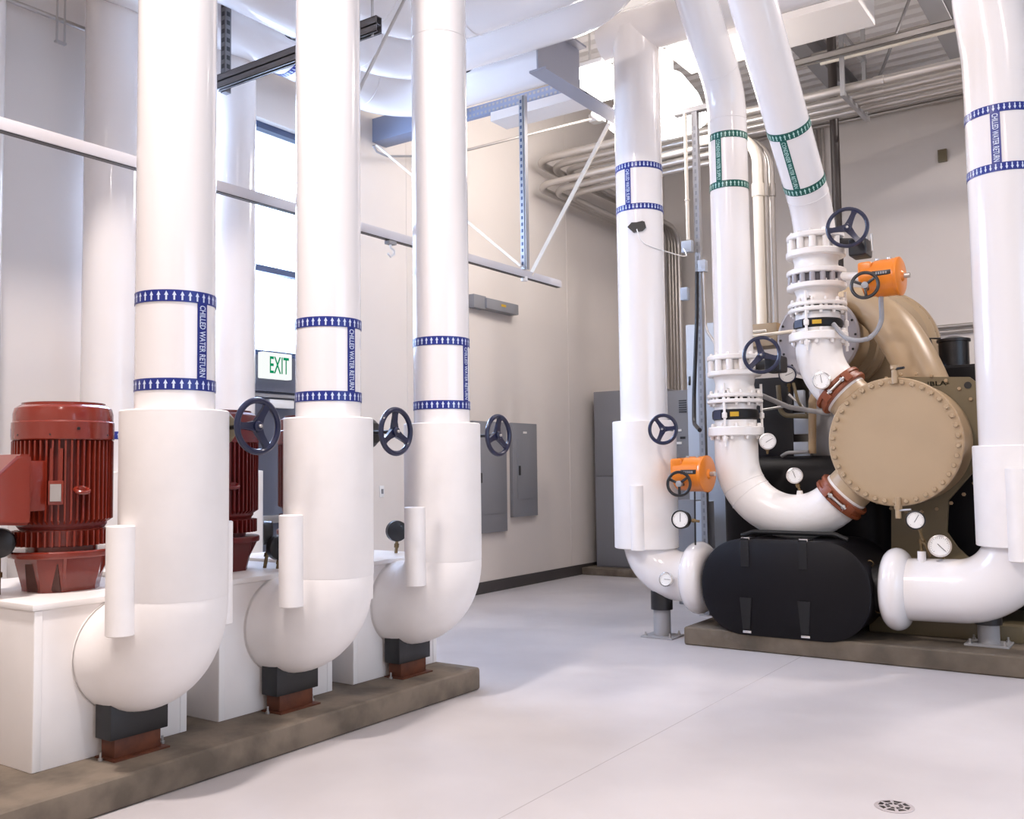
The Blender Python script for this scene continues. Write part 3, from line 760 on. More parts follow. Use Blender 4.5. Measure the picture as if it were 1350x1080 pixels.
markings(t, (xt, YP, 0), (0, 0, 1), rl, 3.815, 4.195, facing((xt, YP))-28, blue, ink, 'CHILLED WATER SUPPLY', arrows_up=False)
bm = B()
for s in (0, 1):
    pass
bm.free()
# its header
bm = B(); tube(bm, fillet([(xt-.32, YP, 5.51), (-1.6, YP, 5.51), (-1.6, YP, 7.08)], .3, 10), .205, 40)
solo('header_pipe', bm, gloss, 'white header pipe across the top of the left riser', 'pipe')
# black rag-like tag
a0 = math.radians(facing((xt, YP))-7)
bm = B(); outl = [(-.085, .01), (-.045, .045), (.0, .042), (.05, .052), (.07, .045), (.082, -.005), (.05, -.035), (-.03, -.045)]
prism(bm, [V((xt, YP, 3.62+v))+V((math.cos(a0+u/rl), math.sin(a0+u/rl), 0))*(rl+.004) for u, v in outl], V((math.cos(a0), math.sin(a0), 0))*.02)
solo('pipe_sensor', bm, blackp, 'black sensor patch stuck on the left riser below its blue tape', 'sensor')
# wire from it to the post box
w0 = V((xt, YP, 3.6))+V((math.cos(a0), math.sin(a0), 0))*(rl+.02)
bm = B(); pts = []
w1 = V((-3.98, 8.9, 3.7))
ww = [w0, V((xt+.12, YP-rl-.01, 3.47)), V((xt+rl+.02, YP-.05, 3.42)), V((xt+.25, YP+.5, 3.44)), w1]
for i in range(len(ww)-1):
    for k in range(6): pts.append(ww[i].lerp(ww[i+1], k/6))
pts.append(w1)
for _ in range(3): pts = [pts[0]]+[(pts[i-1]+pts[i+1])/2 for i in range(1, len(pts)-1)]+[pts[-1]]
tube(bm, pts, .005, 8); solo('sensor_wire', bm, whitep, 'thin pale wire sagging from the black sensor to the strut post', 'wire')
c = at(874, 566, y=7.38)
handwheel('navy handwheel on the left riser of the chiller', c, (.12, -1, .0), .118, wheelblue, 125, .25, 'blue handwheels of the chiller pipes')
# right riser
t = thing('chilled_water_riser', 'big white pipe at the right edge with blue tape and an elbow below', 'pipe', (XRR, YP, .15), 'chilled water pipes of the chiller')
rr = .243
bm = B(); tube(bm, [(XRR, YP, 1.5), (XRR, YP, 4.2), (XRR-.005, YP-.01, 4.5), (XRR-.045, YP-.03, 4.9), (XRR-.07, YP-.05, 5.7), (XRR-.07, YP-.05, 7.08)], [rr]*6, 48); obj('riser', bm, gloss, t)
bm = B(); torus(bm, (XRR, YP, 4.3), (0, 0, 1), rr, .003, 48, 6); obj('seam', bm, gloss, t)
bm = B(); lathe(bm, [(rr, 0), (.282, 0), (.287, .006), (.287, .715), (.28, .723), (rr, .723)], (XRR, YP, .89), (0, 0, 1), 48, False, False); obj('jacket', bm, matte, t)
bm = B(); tube(bm, fillet([(XRR, YP, 1.0), (XRR, YP, ZN+.02), (-1.85, YP, ZN)], .42, 16), .235, 44); obj('elbow', bm, gloss, t, 50)
bm = B(); torus(bm, (-1.765, YP, ZN), (1, 0, 0), .215, .1, 44, 20, .95); obj('flange_cover', bm, gloss, t)
bm = B(); lathe(bm, [(.18, 0), (.18, .1)], (-1.93, YP, ZN), (1, 0, 0), 40); obj('flange_face', bm, rubber, t)
sleeve_half(t, XRR, YP, .27, facing((XRR, YP))+2, .8, 1.45, matte, .085)
markings(t, (XRR, YP, 0), (0, 0, 1), rr, 3.6, 4.03, facing((XRR, YP))-9, blue, ink, 'CHILLED WATER RETURN', arrows_up=False, bh=.06, sw=.065)

# pipe stands
def stand(x, y, z0, ztop, m, label, plate=True):
    t = thing('pipe_stand', label, 'pipe stand', (x, y, z0), 'grey posts under the chiller pipe elbows')
    bm = B(); box(bm, (x-.15, y-.13, z0), (x+.15, y+.13, z0+.014), .003); pl = obj('base_plate', bm, steelp, t)
    for sx in (-1, 1):
        for s_y in (-1, 1):
            bm = B(); lathe(bm, [(.014, 0), (.014, .012), (.008, .013), (.008, .035)], (x+sx*.115, y+s_y*.095, z0+.014), (0, 0, 1), 8); obj('anchor_bolt', bm, steel, pl)
    bm = B(); cyl(bm, (x, y, z0+.014), (x, y, ztop-.1), .075, seg=28); obj('post', bm, steelp, t)
    bm = B(); cyl(bm, (x, y, ztop-.12), (x, y, ztop+.04), .095, seg=28); obj('cup', bm, blackp, t)
stand(-3.74, 7.72, 0, .36, steelp, 'grey post with black cup under the left elbow, on the floor')
stand(-1.16, 7.85, .15, .42, steelp, 'grey post with black cup under the right elbow, on the concrete pad')

# chiller pad
bm = B(); box(bm, (-3.42, 7.46, 0), (3.5, 12.4, .15), .025, 3)
solo('chiller_pad', bm, mat('dark stained concrete', (.145, .115, .082), .8, bump=.3, bscale=18, var=.45, vscale=4), 'stained concrete pad under the chiller at the right', 'concrete pad')

# condenser pipes slanting up toward the camera
YC = 7.95
XC, XD = -3.105, -2.365
def cond_pipe(x, zf, zb, lab, ang, marks, dx=0.):
    t = thing('condenser_water_pipe', lab, 'pipe', (x, YC, zf), 'condenser water pipes with green tape')
    d = V((dx, -1, 1)).normalized(); top = V((x, YC, zb))+d*(1.75 if x < -3 else 3.6)
    pts = fillet([(x, YC, zf), (x, YC, zb), top], .55, 14)
    bm = B(); tube(bm, pts, .168, 40); obj('pipe_run', bm, gloss, t, 50)
    for c, axs in ((V((x, YC, zb-.24)), (0, 0, 1)), (V((x, YC, zb))+d*.24, d)):
        bm = B(); torus(bm, c, axs, .168, .003, 40, 6); obj('seam', bm, gloss, t)
    flange(t, (x, YC, zf+.02), (0, 0, 1), .232, .045, valvew, 12, .014, .02, both=False)
    if marks == 'straight':
        markings(t, (x, YC, 0), (0, 0, 1), .168, 3.94, 4.38, ang, green, inkg, 'CONDENSER WATER SUPPLY', bh=.06)
    else:
        markings(t, (x, YC, zb), d, .168, .36, .86, ang, green, inkg, 'CONDENSER WATER RETURN', bh=.06, ref=(1, 0, 0))
cond_pipe(XC, 2.405, 4.78, 'white pipe with green tape dropping onto the left flanged valve', facing((XC, YC))-30, 'straight', 0)
cond_pipe(XD, 3.365, 3.55, 'slanting white pipe with green tape above the orange actuator', -95, 'slant', 0)

# left valve stack
def neck(t, x, y, z0, z1, ra, rb, name='neck', m=valvew):
    bm = B(); h = z1-z0
    lathe(bm, [(rb, 0), (ra+(rb-ra)*.4, h*.2), (ra, h*.5), (ra+(rb-ra)*.4, h*.8), (rb, h)], (x, y, z0), (0, 0, 1), 40, False, False); return obj(name, bm, m, t)
def lug_ring(t, x, y, z0, z1, r, n, m, lr=.03, body_r=.175, body_m=None, name='lug_body'):
    bm = B(); cyl(bm, (x, y, z0), (x, y, z1), body_r, seg=36); f = obj(name, bm, body_m or m, t)
    for k in range(n):
        a = 2*PI*(k+.35)/n; c = V((x+math.cos(a)*r, y+math.sin(a)*r, z0))
        bm = B(); cyl(bm, c+V((0, 0, -.002)), c+V((0, 0, z1-z0+.002)), lr, seg=12); obj('lug', bm, m, f)
    return f
t = thing('isolation_valve', 'white lug valve at the top of the left flanged stack', 'valve', (XC, YC, 2.26), 'white lug valves')
lug_ring(t, XC, YC, 2.312, 2.4, .2, 12, valvew)
flange(t, (XC, YC, 2.288), (0, 0, 1), .232, .045, valvew, 12, .014, .02, both=False)
c = at(1004, 468, y=7.6)
bm = B(); tube(bm, [(XC+.15, YC, 2.35), (c.x+.02, YC-.05, 2.35)], .045, 14); box(bm, (c.x-.05, YC-.16, 2.27), (c.x+.09, YC+.03, 2.41), .02, 3); obj('gear_case', bm, blackp, t)
bm = B(); cyl(bm, (c.x, YC-.1, c.z), (c.x, c.y+.02, c.z), .013, seg=12); obj('shaft', bm, valvew, t)
handwheel('blue handwheel right of the left flanged stack', c, (.15, -1, 0), .143, wheelblue, 105, .17, 'blue handwheels of the chiller pipes')
t = thing('flexible_connector', 'white flexible connector with black rubber band and tie rods on the left stack', 'connector', (XC, YC, 1.73), 'flexible connectors with black bands')
def connector(t, x, y, z, dz):
    """z: list of levels top neck .. bottom flange"""
    nt_, nb_, f1, f2, b1, b0, f3t, f3b = z
    neck(t, x, y, nb_, nt_, .165, .185)
    flange(t, (x, y, f1), (0, 0, 1), .237, .034, valvew, 12, .014, .03, .88)
    flange(t, (x, y, f2), (0, 0, 1), .237, .034, valvew, 12, .014, .022, .88)
    bm = B(); cyl(bm, (x, y, f2-.02), (x, y, f1+.02), .19, seg=36); obj('gasket', bm, rubber, t)
    bm = B(); cyl(bm, (x, y, f3t-.01), (x, y, f2-.012), .18, seg=36); obj('spool', bm, valvew, t)
    bm = B(); lathe(bm, [(.182, 0), (.196, .012), (.2, (b1-b0)/2), (.196, b1-b0-.012), (.182, b1-b0)], (x, y, b0), (0, 0, 1), 40); rb = obj('rubber_band', bm, rubber, t)
    fa = math.radians(facing((x, y)))
    bm = B()
    for s in (0, .0025): pass
    A = [fa-.22+.36*k/6 for k in range(7)]
    ring = [V((x+math.cos(a)*.203, y+math.sin(a)*.203, 0)) for a in A]; zl, zh = b0+(b1-b0)*.28, b0+(b1-b0)*.72
    inn = [V((x+math.cos(a)*.198, y+math.sin(a)*.198, 0)) for a in A]
    ringloft(bm, [[p+V((0, 0, zl)) for p in ring]+[p+V((0, 0, zh)) for p in ring[::-1]], [p+V((0, 0, zl)) for p in inn]+[p+V((0, 0, zh)) for p in inn[::-1]]])
    obj('tag', bm, yellow, rb)
    bm = B(); A = [fa-1.15+.5*k/6 for k in range(7)]
    ring = [V((x+math.cos(a)*.203, y+math.sin(a)*.203, 0)) for a in A]; inn = [V((x+math.cos(a)*.198, y+math.sin(a)*.198, 0)) for a in A]
    ringloft(bm, [[p+V((0, 0, b0+.006)) for p in ring]+[p+V((0, 0, b1-.006)) for p in ring[::-1]], [p+V((0, 0, b0+.006)) for p in inn]+[p+V((0, 0, b1-.006)) for p in inn[::-1]]])
    obj('tag', bm, wheelblue, rb, label='blue tag on the rubber band')
    flange(t, (x, y, (f3t+f3b)/2), (0, 0, 1), .237, f3t-f3b, valvew, 10, .018, .03, .86)
    for a in (fa-.42, fa+1.6, fa+3.2):
        p = V((x+math.cos(a)*.222, y+math.sin(a)*.222, 0))
        bm = B(); cyl(bm, p+V((0, 0, f3b-.09)), p+V((0, 0, f1+.1)), .0115, seg=12); lathe(bm, [(.008, 0), (.022, .012), (.022, .05), (.008, .062)], p+V((0, 0, b0+.005)), (0, 0, 1), 14)
        lathe(bm, [(.02, 0), (.02, .024)], p+V((0, 0, f3b-.045)), (0, 0, 1), 6); obj('tie_rod', bm, valvew, t)
        bm = B(); bar(bm, p*1+V((0, 0, f3b-.015)), V((x, y, f3b-.015))+(p-V((x, y, 0)))*.6, .05, .02); obj('rod_lug', bm, valvew, t); bm = B(); bar(bm, p+V((0, 0, f1+.05)), V((x, y, f1+.05))+(p-V((x, y, 0)))*.6, .05, .02); obj('rod_lug', bm, valvew, t)
connector(t, XC, YC, (2.265, 2.11, 2.095, 2.045, 1.975, 1.885, 1.825, 1.745), 0)
# right valve stack
t = thing('isolation_valve', 'white lug valve under the slanting pipe, topmost of the right stack', 'valve', (XD, YC, 3.2), 'white lug valves')
lug_ring(t, XD, YC, 3.272, 3.36, .2, 12, valvew)
flange(t, (XD, YC, 3.24), (0, 0, 1), .24, .055, valvew, 12, .014, .02, both=False)
neck(t, XD, YC, 3.1, 3.215, .175, .19)
c = at(1117, 300, y=7.6)
bm = B(); tube(bm, [(XD+.15, YC, 3.32), (c.x+.02, YC-.05, 3.28)], .04, 14); box(bm, (c.x-.04, YC-.2, 3.15), (c.x+.1, YC, 3.29), .02, 3); obj('gear_case', bm, blackp, t)
bm = B(); tube(bm, [(c.x+.08, YC-.1, 3.22), (c.x+.08, YC-.1, 3.36)], .014, 10); tube(bm, [(c.x+.12, YC-.1, 3.19), (c.x+.12, YC-.1, 3.33)], .01, 10); obj('indicator', bm, steel, t)
handwheel('navy handwheel beside the slanting pipe above the orange actuator', c, (.2, -1, 0), .148, wheelblue, 65, .2, 'blue handwheels of the chiller pipes')
t = thing('control_valve', 'grey lugged butterfly valve in the middle of the right stack', 'valve', (XD, YC, 2.94))
flange(t, (XD, YC, 3.085), (0, 0, 1), .24, .045, valvew, 0)
graylug = mat('grey cast lugs', (.36, .34, .36), .4)
lug_ring(t, XD, YC, 2.99, 3.062, .21, 16, graylug, .024, .2, mat('dark cast iron', (.09, .085, .1), .5))
flange(t, (XD, YC, 2.965), (0, 0, 1), .24, .045, valvew, 12, .014, .02, both=False)
t = thing('flexible_connector', 'white flexible connector with black rubber band on the right stack', 'connector', (XD, YC, 2.5), 'flexible connectors with black bands')
connector(t, XD, YC, (2.945, 2.83, 2.812, 2.765, 2.69, 2.615, 2.58, 2.51), 0)

# elbows into the condenser with brown couplings
XK, ZK, RK = -1.755, 1.66, .5
def coupling(parent, c, d, r):
    d = V(d).normalized(); c = V(c)
    bm = B(); lathe(bm, [(r, -.05), (r+.028, -.05), (r+.034, -.042), (r+.034, -.02), (r+.02, -.014), (r+.02, .014), (r+.034, .02), (r+.034, .042), (r+.028, .05), (r, .05)], c, d, 44, False, False)
    k = obj('coupling', bm, coupl, parent)
    for s in (-1, 1):
        n_, e1, e2 = frame(d); f = (V((CAM.x, CAM.y, 1.6))-c); f = (f-d*f.dot(d)).normalized(); side = d.cross(f)
        p = c+f*(r+.03)*.94+side*0.0+d*0
        q = c+(f*math.cos(.5*s)+side*math.sin(.5*s))*(r+.03)
        bm = B(); bar(bm, q-d*.04, q+d*.04, .07, .05, (f*math.cos(.5*s)+side*math.sin(.5*s)), .006); obj('coupling_pad', bm, coupl, k)
    bm = B(); f2 = (f*math.cos(.0)+side*0); q = c+f*(r+.045); cyl(bm, q-side*.09, q+side*.09, .011, seg=10); lathe(bm, [(.02, 0), (.02, .02)], q-side*.075, side, 6); lathe(bm, [(.02, 0), (.02, .02)], q+side*.055, side, 6); obj('bolt', bm, steel, k)
t = thing('condenser_elbow', 'white U bend under the left flanged stack with a brown coupling', 'pipe', (XC, YC, 1.05), 'white bends into the condenser')
a = V((-2.6, YC, 1.56)); ra = .186
pts = [V((XC, YC, 1.75))]+[a+V((-math.cos(th)*.505, 0, -math.sin(th)*.505)) for th in (math.radians(135)*k/24 for k in range(25))]
end = pts[-1]; d45 = V((1, 0, 1)).normalized(); pts.append(end+d45*.1)
bm = B(); tube(bm, pts, ra, 40, True); obj('elbow', bm, valvew, t, 50)
coupling(t, end+d45*.03, d45, ra)
bm = B(); torus(bm, pts[8], (pts[9]-pts[7]), ra, .004, 40, 6); torus(bm, pts[6], (pts[7]-pts[5]), ra, .004, 40, 6); obj('weld_ring', bm, valvew, t)
w = at(1054, 668, y=YC-.02); bm = B(); cyl(bm, (w.x, YC, 1.2), (w.x, YC, 1.275), .035, .022, seg=14); obj('tapping', bm, valvew, t)
gauge('white gauge standing on the U bend in front of the black panel', (w.x, YC, 1.275), V((w.x-.03, YC-.03, 1.4)), (.3, -1, .15), .068, chrome, 'white gauges of the chiller', 110)
t = thing('condenser_elbow', 'white bend below the right flanged stack with a brown coupling', 'pipe', (XD, YC, 2.1), 'white bends into the condenser')
a = V((XD+.5, YC, 2.47))
pts = [V((XD, YC, 2.52))]+[a+V((-math.cos(th)*.5, 0, -math.sin(th)*.5)) for th in (math.radians(45)*k/12 for k in range(13))]
end2 = pts[-1]; d46 = V((1, 0, -1)).normalized(); pts.append(end2+d46*.1)
bm = B(); tube(bm, pts, [ra]*len(pts), 40); obj('elbow', bm, valvew, t, 50)
coupling(t, end2+d46*.03, d46, ra)
g = at(1083, 502, y=YC-.26)
gauge('white gauge on the bend just left of the upper brown coupling', (g.x+.06, YC-.17, g.z-.01), g, (.15, -1, .1), .072, chrome, 'white gauges of the chiller', 100)
g = at(1012, 582, y=YC-.1)
gauge('white gauge half hidden right of the left flanged stack', (g.x-.04, g.y+.1, g.z-.1), g, (.35, -1, .1), .07, steel, 'white gauges of the chiller', 30)
g = at(897, 685, y=7.38)
gauge('black rimmed gauge below the left orange actuator', (g.x+.12, g.y+.12, g.z-.02), g, (.1, -1, .05), .078, blackp, 'black rimmed gauges of the chiller', 90, .075)
g = at(1207, 686, y=7.5)
gauge('black rimmed gauge under the tan condenser disc', (g.x+.04, YP, ZN+.26), g, (.2, -1, .08), .07, blackp, 'black rimmed gauges of the chiller', 60, .06)
g = at(1239, 720, y=7.62)
gauge('white gauge above the right elbow, right of the black rimmed one', (g.x+.0, YP, ZN+.24), g, (.15, -1, .1), .082, chrome, 'white gauges of the chiller', -45)
g = at(878, 764, y=7.47)
gauge('white gauge low on the left elbow', (g.x+.02, g.y+.09, g.z-.02), g, (.0, -1, .2), .062, chrome, 'white gauges of the chiller', 0, .035)
g = at(1038, 494, y=8.6)
gauge('dark gauge among the tubes beside the blue handwheel', (g.x-.02, g.y+.1, g.z-.15), g, (.2, -1, -.3), .08, wheelblue, 'black rimmed gauges of the chiller', 20, .08)
t = thing('pipe_tapping', 'white capped tapping on the right elbow beside the brown flange', 'fitting', (-1.57, YP-.06, ZN+.22))
bm = B(); cyl(bm, (-1.57, YP-.06, ZN+.2), (-1.57, YP-.06, ZN+.3), .032, .03, seg=16); obj('stub', bm, gloss, t)
bm = B(); cyl(bm, (-1.57, YP-.06, ZN+.3), (-1.57, YP-.06, ZN+.52), .012, seg=10); lathe(bm, [(.022, 0), (.022, .03)], (-1.57, YP-.06, ZN+.36), (0, 0, 1), 6); obj('nipple', bm, brass, t)

# orange actuators
def actuator(label, c, L, R, wc, stub, tail):
    c = V(c); t = thing('valve_actuator', label, 'actuator', c-V((0, 0, R)), 'orange valve actuators')
    x = V((1, -.06, 0)).normalized()
    bm = B(); lathe(bm, [(R*.8, -L*.5), (R*.93, -L*.48), (R*.93, -L*.18), (R, -L*.17), (R, L*.42), (R*.97, L*.44)], c, x, 40); obj('motor_housing', bm, orange, t)
    bm = B(); lathe(bm, [(R*1.02, L*.4), (R*1.04, L*.42), (R*1.04, L*.5), (R*.94, L*.53), (R*.3, L*.54), (R*.22, L*.6), (.01, L*.6)], c, x, 40); obj('end_cap', bm, orange, t)
    bm = B(); box(bm, c+V((-L*.62, -R*.75, -R*.2)), c+V((-L*.2, R*.6, R*.9)), .03, 3); obj('gear_housing', bm, orange, t)
    for k in range(2):
        bm = B(); cyl(bm, c+V((-L*.1+k*L*.33, -R*.3, R*.93)), c+V((-L*.1+k*L*.33, -R*.3, R*1.03)), .015, seg=10); obj('screw', bm, steel, t)
    f = V((.25, -1, .05)).normalized()
    bm = B(); p = c+V((L*.08, -R*1.0, R*.12))
    box(bm, p+V((-L*.26, -.006, -.019)), p+V((L*.26, .006, .019)), .004); pl = obj('nameplate', bm, blackp, t)
    bm = B()
    for k in range(5): box(bm, p+V((-L*.15+k*L*.065, -.0075, -.009)), p+V((-L*.15+k*L*.065+L*.04, -.006, .009)))
    obj('nameplate_print', bm, steelp, pl, 0)
    wc = V(wc); hwp = thing
    n = V((.1, -1, .05)).normalized()
    bm = B(); cyl(bm, wc-n*.18, wc-n*.02, .016, seg=12); ds = obj('drive_shaft', bm, blackp, t)
    # handwheel as one part with its own spokes
    bm = B(); torus(bm, wc, n, .098, .013, 40, 10); hwr = obj('handwheel_rim', bm, blackp, t)
    _, e1, e2 = frame(n)
    for k in range(3):
        a = math.radians(155-120*k); dd = e1*math.cos(a)+e2*math.sin(a)
        bm = B(); bar(bm, wc+dd*.01-n*.004, wc+dd*.096-n*.0, .022, .012, n, .004); obj('spoke', bm, blackp, hwr)
    bm = B(); lathe(bm, [(.026, -.03), (.026, .01), (.012, .014)], wc, n, 16); obj('hub', bm, steelp, hwr)
    bm = B(); tube(bm, stub, .035, 16); obj('mounting_neck', bm, lidw, t)
    if tail: bm = B(); tube(bm, fillet(tail, .2, 8), .019, 14); obj('flexible_conduit', bm, steelp, t)
    bm = B(); cyl(bm, c+x*L*.58, c+x*L*.75, .02, seg=12); obj('cable_gland', bm, steel, t)
    return t
c = at(914, 625, y=7.6); wc = at(895, 638, y=7.38)
actuator('orange actuator beside the left riser, above the black rimmed gauge', c, .27, .15, wc, [(XL+.27, YP-.02, c.z+.02), (c.x-.1, c.y, c.z+.02)], None)
bm = B(); tube(bm, [(c.x+.0, 7.62, c.z-.13), (c.x-.02, 7.65, .75)], .008, 8); solo('signal_cable', bm, blackp, 'thin black cable hanging from the left orange actuator', 'cable')
c = at(1164, 367, y=7.75); wc = at(1140, 376, y=7.53)
actuator('orange actuator beside the right flanged stack, in front of the back wall', c, .27, .145, wc, [(XD+.2, YC-.03, 3.03), (c.x-.1, c.y+.05, c.z+.04)],
         [(c.x-.02, c.y, c.z-.12), (c.x-.02, c.y, c.z-.42), (c.x-.25, c.y-.02, c.z-.52), (XD+.16, YC-.12, 2.63)])

# ================================================================== CHILLER
t = thing('chiller', 'large tan and black water chiller on the concrete pad at the right', 'chiller', (-2.2, 9.2, .15))
# condenser waterbox and bolted end disc
bm = B(); cyl(bm, (XK, 7.8, ZK), (XK, 8.25, ZK), RK-.015, seg=64); obj('condenser_waterbox', bm, tan, t)
bm = B(); lathe(bm, [(RK-.01, 0), (RK, .006), (RK, .034), (RK-.008, .042)], (XK, 7.8, ZK), (0, -1, 0), 72); disc = obj('condenser_end_disc', bm, tan, t)
bolts(disc, (XK, 7.758, ZK), (0, -1, 0), RK*.925, 38, tan, .02, .026, .08)
bm = B(); cyl(bm, (XK, 8.25, ZK), (XK, 11.6, ZK), RK-.03, seg=48); obj('condenser_shell', bm, tan, t)
bm = B(); cyl(bm, (XK, 11.6, ZK), (XK, 12.0, ZK), RK, seg=48); obj('rear_waterbox', bm, tan, t)
# nozzles
for e, d in ((end, d45), (end2, d46)):
    bm = B(); cyl(bm, e+d*.06, e+d*.32, ra-.004, seg=36); obj('nozzle', bm, tan, t)
# vent and drain cocks on the disc
p = at(1179, 492, y=7.74)
bm = B(); cyl(bm, (p.x, p.y, p.z-.08), (p.x, p.y, p.z+.03), .022, seg=12); cyl(bm, (p.x, p.y, p.z+.03), (p.x, p.y, p.z+.06), .03, seg=12); vc = obj('vent_cock', bm, tan, t)
bm = B(); cyl(bm, (p.x, p.y-.005, p.z+.03), (p.x+.08, p.y-.03, p.z+.035), .01, seg=10); obj('lever', bm, blackp, vc)
p = at(1184, 668, y=7.74)
bm = B(); cyl(bm, (p.x, p.y, p.z-.09), (p.x, p.y, p.z+.07), .022, seg=12); lathe(bm, [(.03, 0), (.03, .03)], (p.x, p.y, p.z-.02), (0, 0, 1), 6); dc = obj('drain_cock', bm, tan, t)
bm = B(); cyl(bm, (p.x, p.y-.005, p.z-.03), (p.x+.1, p.y-.03, p.z-.02), .009, seg=10); obj('lever', bm, steel, dc)
# tan tube sheet with a notched right foot
YT = 8.27
outl = [(1175, 838), (1175, 640), (1120, 585), (1150, 505), (1180, 497), (1278, 497), (1292, 508), (1294, 610), (1278, 628), (1250, 660), (1248, 702), (1262, 722), (1290, 748), (1300, 838)]
bm = B(); prism(bm, [at(a, b_, y=YT) for a, b_ in outl], (0, .05, 0)); ts = obj('tube_sheet', bm, tand, t, 0)
p = at(1237, 504, y=YT); flat_text('stencil', 'IBLA-', (p.x, YT-.002, p.z-.01), (1, 0, 0), (0, 0, 1), .16, .035, lidw, ts)
p = at(1276, 508, y=YT); bm = B(); cyl(bm, (p.x, YT-.004, p.z), (p.x, YT+.03, p.z), .028, seg=20); obj('lifting_hole', bm, blackp, ts)
bolts(ts, (XK+.02, YT, ZK), (0, -1, 0), RK*1.13, 30, tan, .016, .018, .0)
bm = B(); box(bm, (-2.05, 8.0, .15), (-.95, 8.12, .27), .004); box(bm, (-2.05, 8.12, .15), (-1.0, 11.8, .2)); obj('base_rail', bm, tand, t)
# evaporator: black insulated shell and stadium-shaped waterbox
bm = B(); box(bm, (-3.46, 8.35, .2), (-1.98, 11.6, 1.57), .3, 6); obj('evaporator_shell', bm, black, t)
def stadium(x0, x1, z0, z1, r, y, n=14):
    out = []
    for cx, cz, a0 in ((x1-r, z1-r, 0), (x0+r, z1-r, 90), (x0+r, z0+r, 180), (x1-r, z0+r, 270)):
        for k in range(n+1):
            a = math.radians(a0+90*k/n); out.append(V((cx+r*math.cos(a), y, cz+r*math.sin(a))))
    return out
X0, X1, Z0, Z1 = -3.24, -1.89, .13, .895
bm = B()
ringloft(bm, [stadium(X0+.02, X1-.02, Z0+.02, Z1-.02, .33, 7.44), stadium(X0, X1, Z0, Z1, .35, 7.455), stadium(X0, X1, Z0, Z1, .35, 7.52),
              stadium(X0+.012, X1-.012, Z0+.012, Z1-.012, .34, 7.525), stadium(X0+.012, X1-.012, Z0+.012, Z1-.012, .34, 8.3)])
wb = obj('evaporator_waterbox', bm, black, t, 40)
for xx in (-2.86, -2.39):
    bm = B(); box(bm, (xx-.035, 7.432, .68), (xx+.035, 7.442, .885), .004); box(bm, (xx-.035, 7.44, .88), (xx+.035, 7.6, .905), .004); obj('cover_strap', bm, rubber, wb)
    bm = B(); box(bm, (xx-.03, 7.445, .892), (xx+.04, 7.47, .912), .003); obj('buckle', bm, chrome, wb)
    bm = B()
    prism(bm, [(xx-.05, 7.44, .43), (xx+.05, 7.44, .43), (xx+.03, 7.44, .18), (xx-.03, 7.44, .18)], (0, -.01, 0)); obj('cover_strap', bm, rubber, wb)
    bm = B(); box(bm, (xx-.03, 7.43, .15), (xx+.04, 7.45, .17), .003); obj('buckle', bm, chrome, wb)
# latches on the right edge of the waterbox
for k in range(6):
    zz = .72-k*.07
    bm = B(); torus(bm, (X1-.01+.0*k-(.05 if k < 2 else 0), 7.7, zz), (0, 1, .4), .025, .006, 14, 6); obj('chain_link', bm, brass, wb)
bm = B(); tube(bm, fillet([(-2.95, 7.62, .91), (-2.85, 7.62, .945), (-2.2, 7.65, .94), (-2.1, 7.65, .9)], .05, 5), .02, 10); obj('edge_pad', bm, rubber, wb)
# compressor: motor barrel, volute and discharge bend, axis along y
cx, cz = at(1080, 446, y=8.9).x, at(1080, 446, y=8.9).z
bm = B(); lathe(bm, [(.28, 0), (.37, 0), (.375, .006), (.375, .04), (.34, .045), (.335, .5), (.3, .55)], (cx, 8.88, cz), (0, 1, 0), 48); cm = obj('compressor_motor', bm, tan, t)
bm = B(); lathe(bm, [(.27, -.0), (.36, -.012), (.38, .0), (.38, .03)], (cx, 8.85, cz), (0, 1, 0), 48, True, False); ring = obj('end_bell', bm, graylug, t)
bolts(ring, (cx, 8.842, cz), (0, -1, 0), .345, 16, blackp, .012, .012)
bm = B(); lathe(bm, [(.3, 0), (.4, .01), (.4, .1), (.36, .11), (.36, .2), (.42, .22), (.42, .3)], (cx, 9.38, cz), (0, 1, 0), 48); obj('motor_flange', bm, tan, t)
vx, vz = at(1150, 462, y=9.9).x, at(1150, 462, y=9.9).z
bm = B(); lathe(bm, [(.2, -.1), (.4, -.12), (.56, -.04), (.6, .05), (.6, .12), (.62, .13), (.62, .2), (.5, .24)], (vx, 9.85, vz), (0, 1, 0), 56); vo = obj('volute', bm, tan, t)
bolts(vo, (vx, 9.97, vz), (0, -1, 0), .59, 26, tand, .014, .02)
pts = [at(1105, 398, y=9.15), at(1135, 398, y=9.1), at(1168, 418, y=8.98), at(1195, 455, y=8.8), at(1217, 497, y=8.6), at(1235, 545, y=8.5)]
sm_ = []
for i in range(len(pts)-1):
    for k in range(8): sm_.append(pts[i].lerp(pts[i+1], k/8))
sm_.append(pts[-1])
for _ in range(12): sm_ = [sm_[0]]+[(sm_[i-1]+sm_[i+1])/2 for i in range(1, len(sm_)-1)]+[sm_[-1]]
bm = B(); nn = len(sm_); tube(bm, sm_, [.13+.06*min(1, i/(nn*.5)) for i in range(nn)], 36); obj('discharge_bend', bm, tan, t, 60)
# terminal box above the motor
p = at(1005, 442, y=9.0)
bm = B(); box(bm, (p.x-.13, 8.9, p.z-.12), (p.x+.18, 9.2, p.z+.1), .01); obj('terminal_box', bm, tan, t)
bm = B(); tube(bm, fillet([at(990, 444, y=8.5), at(1052, 436, y=8.5)], .05), .016, 12); tube(bm, [at(990, 438, y=8.7), at(1010, 436, y=8.7)], .014, 10); obj('capillary', bm, pvc, t)
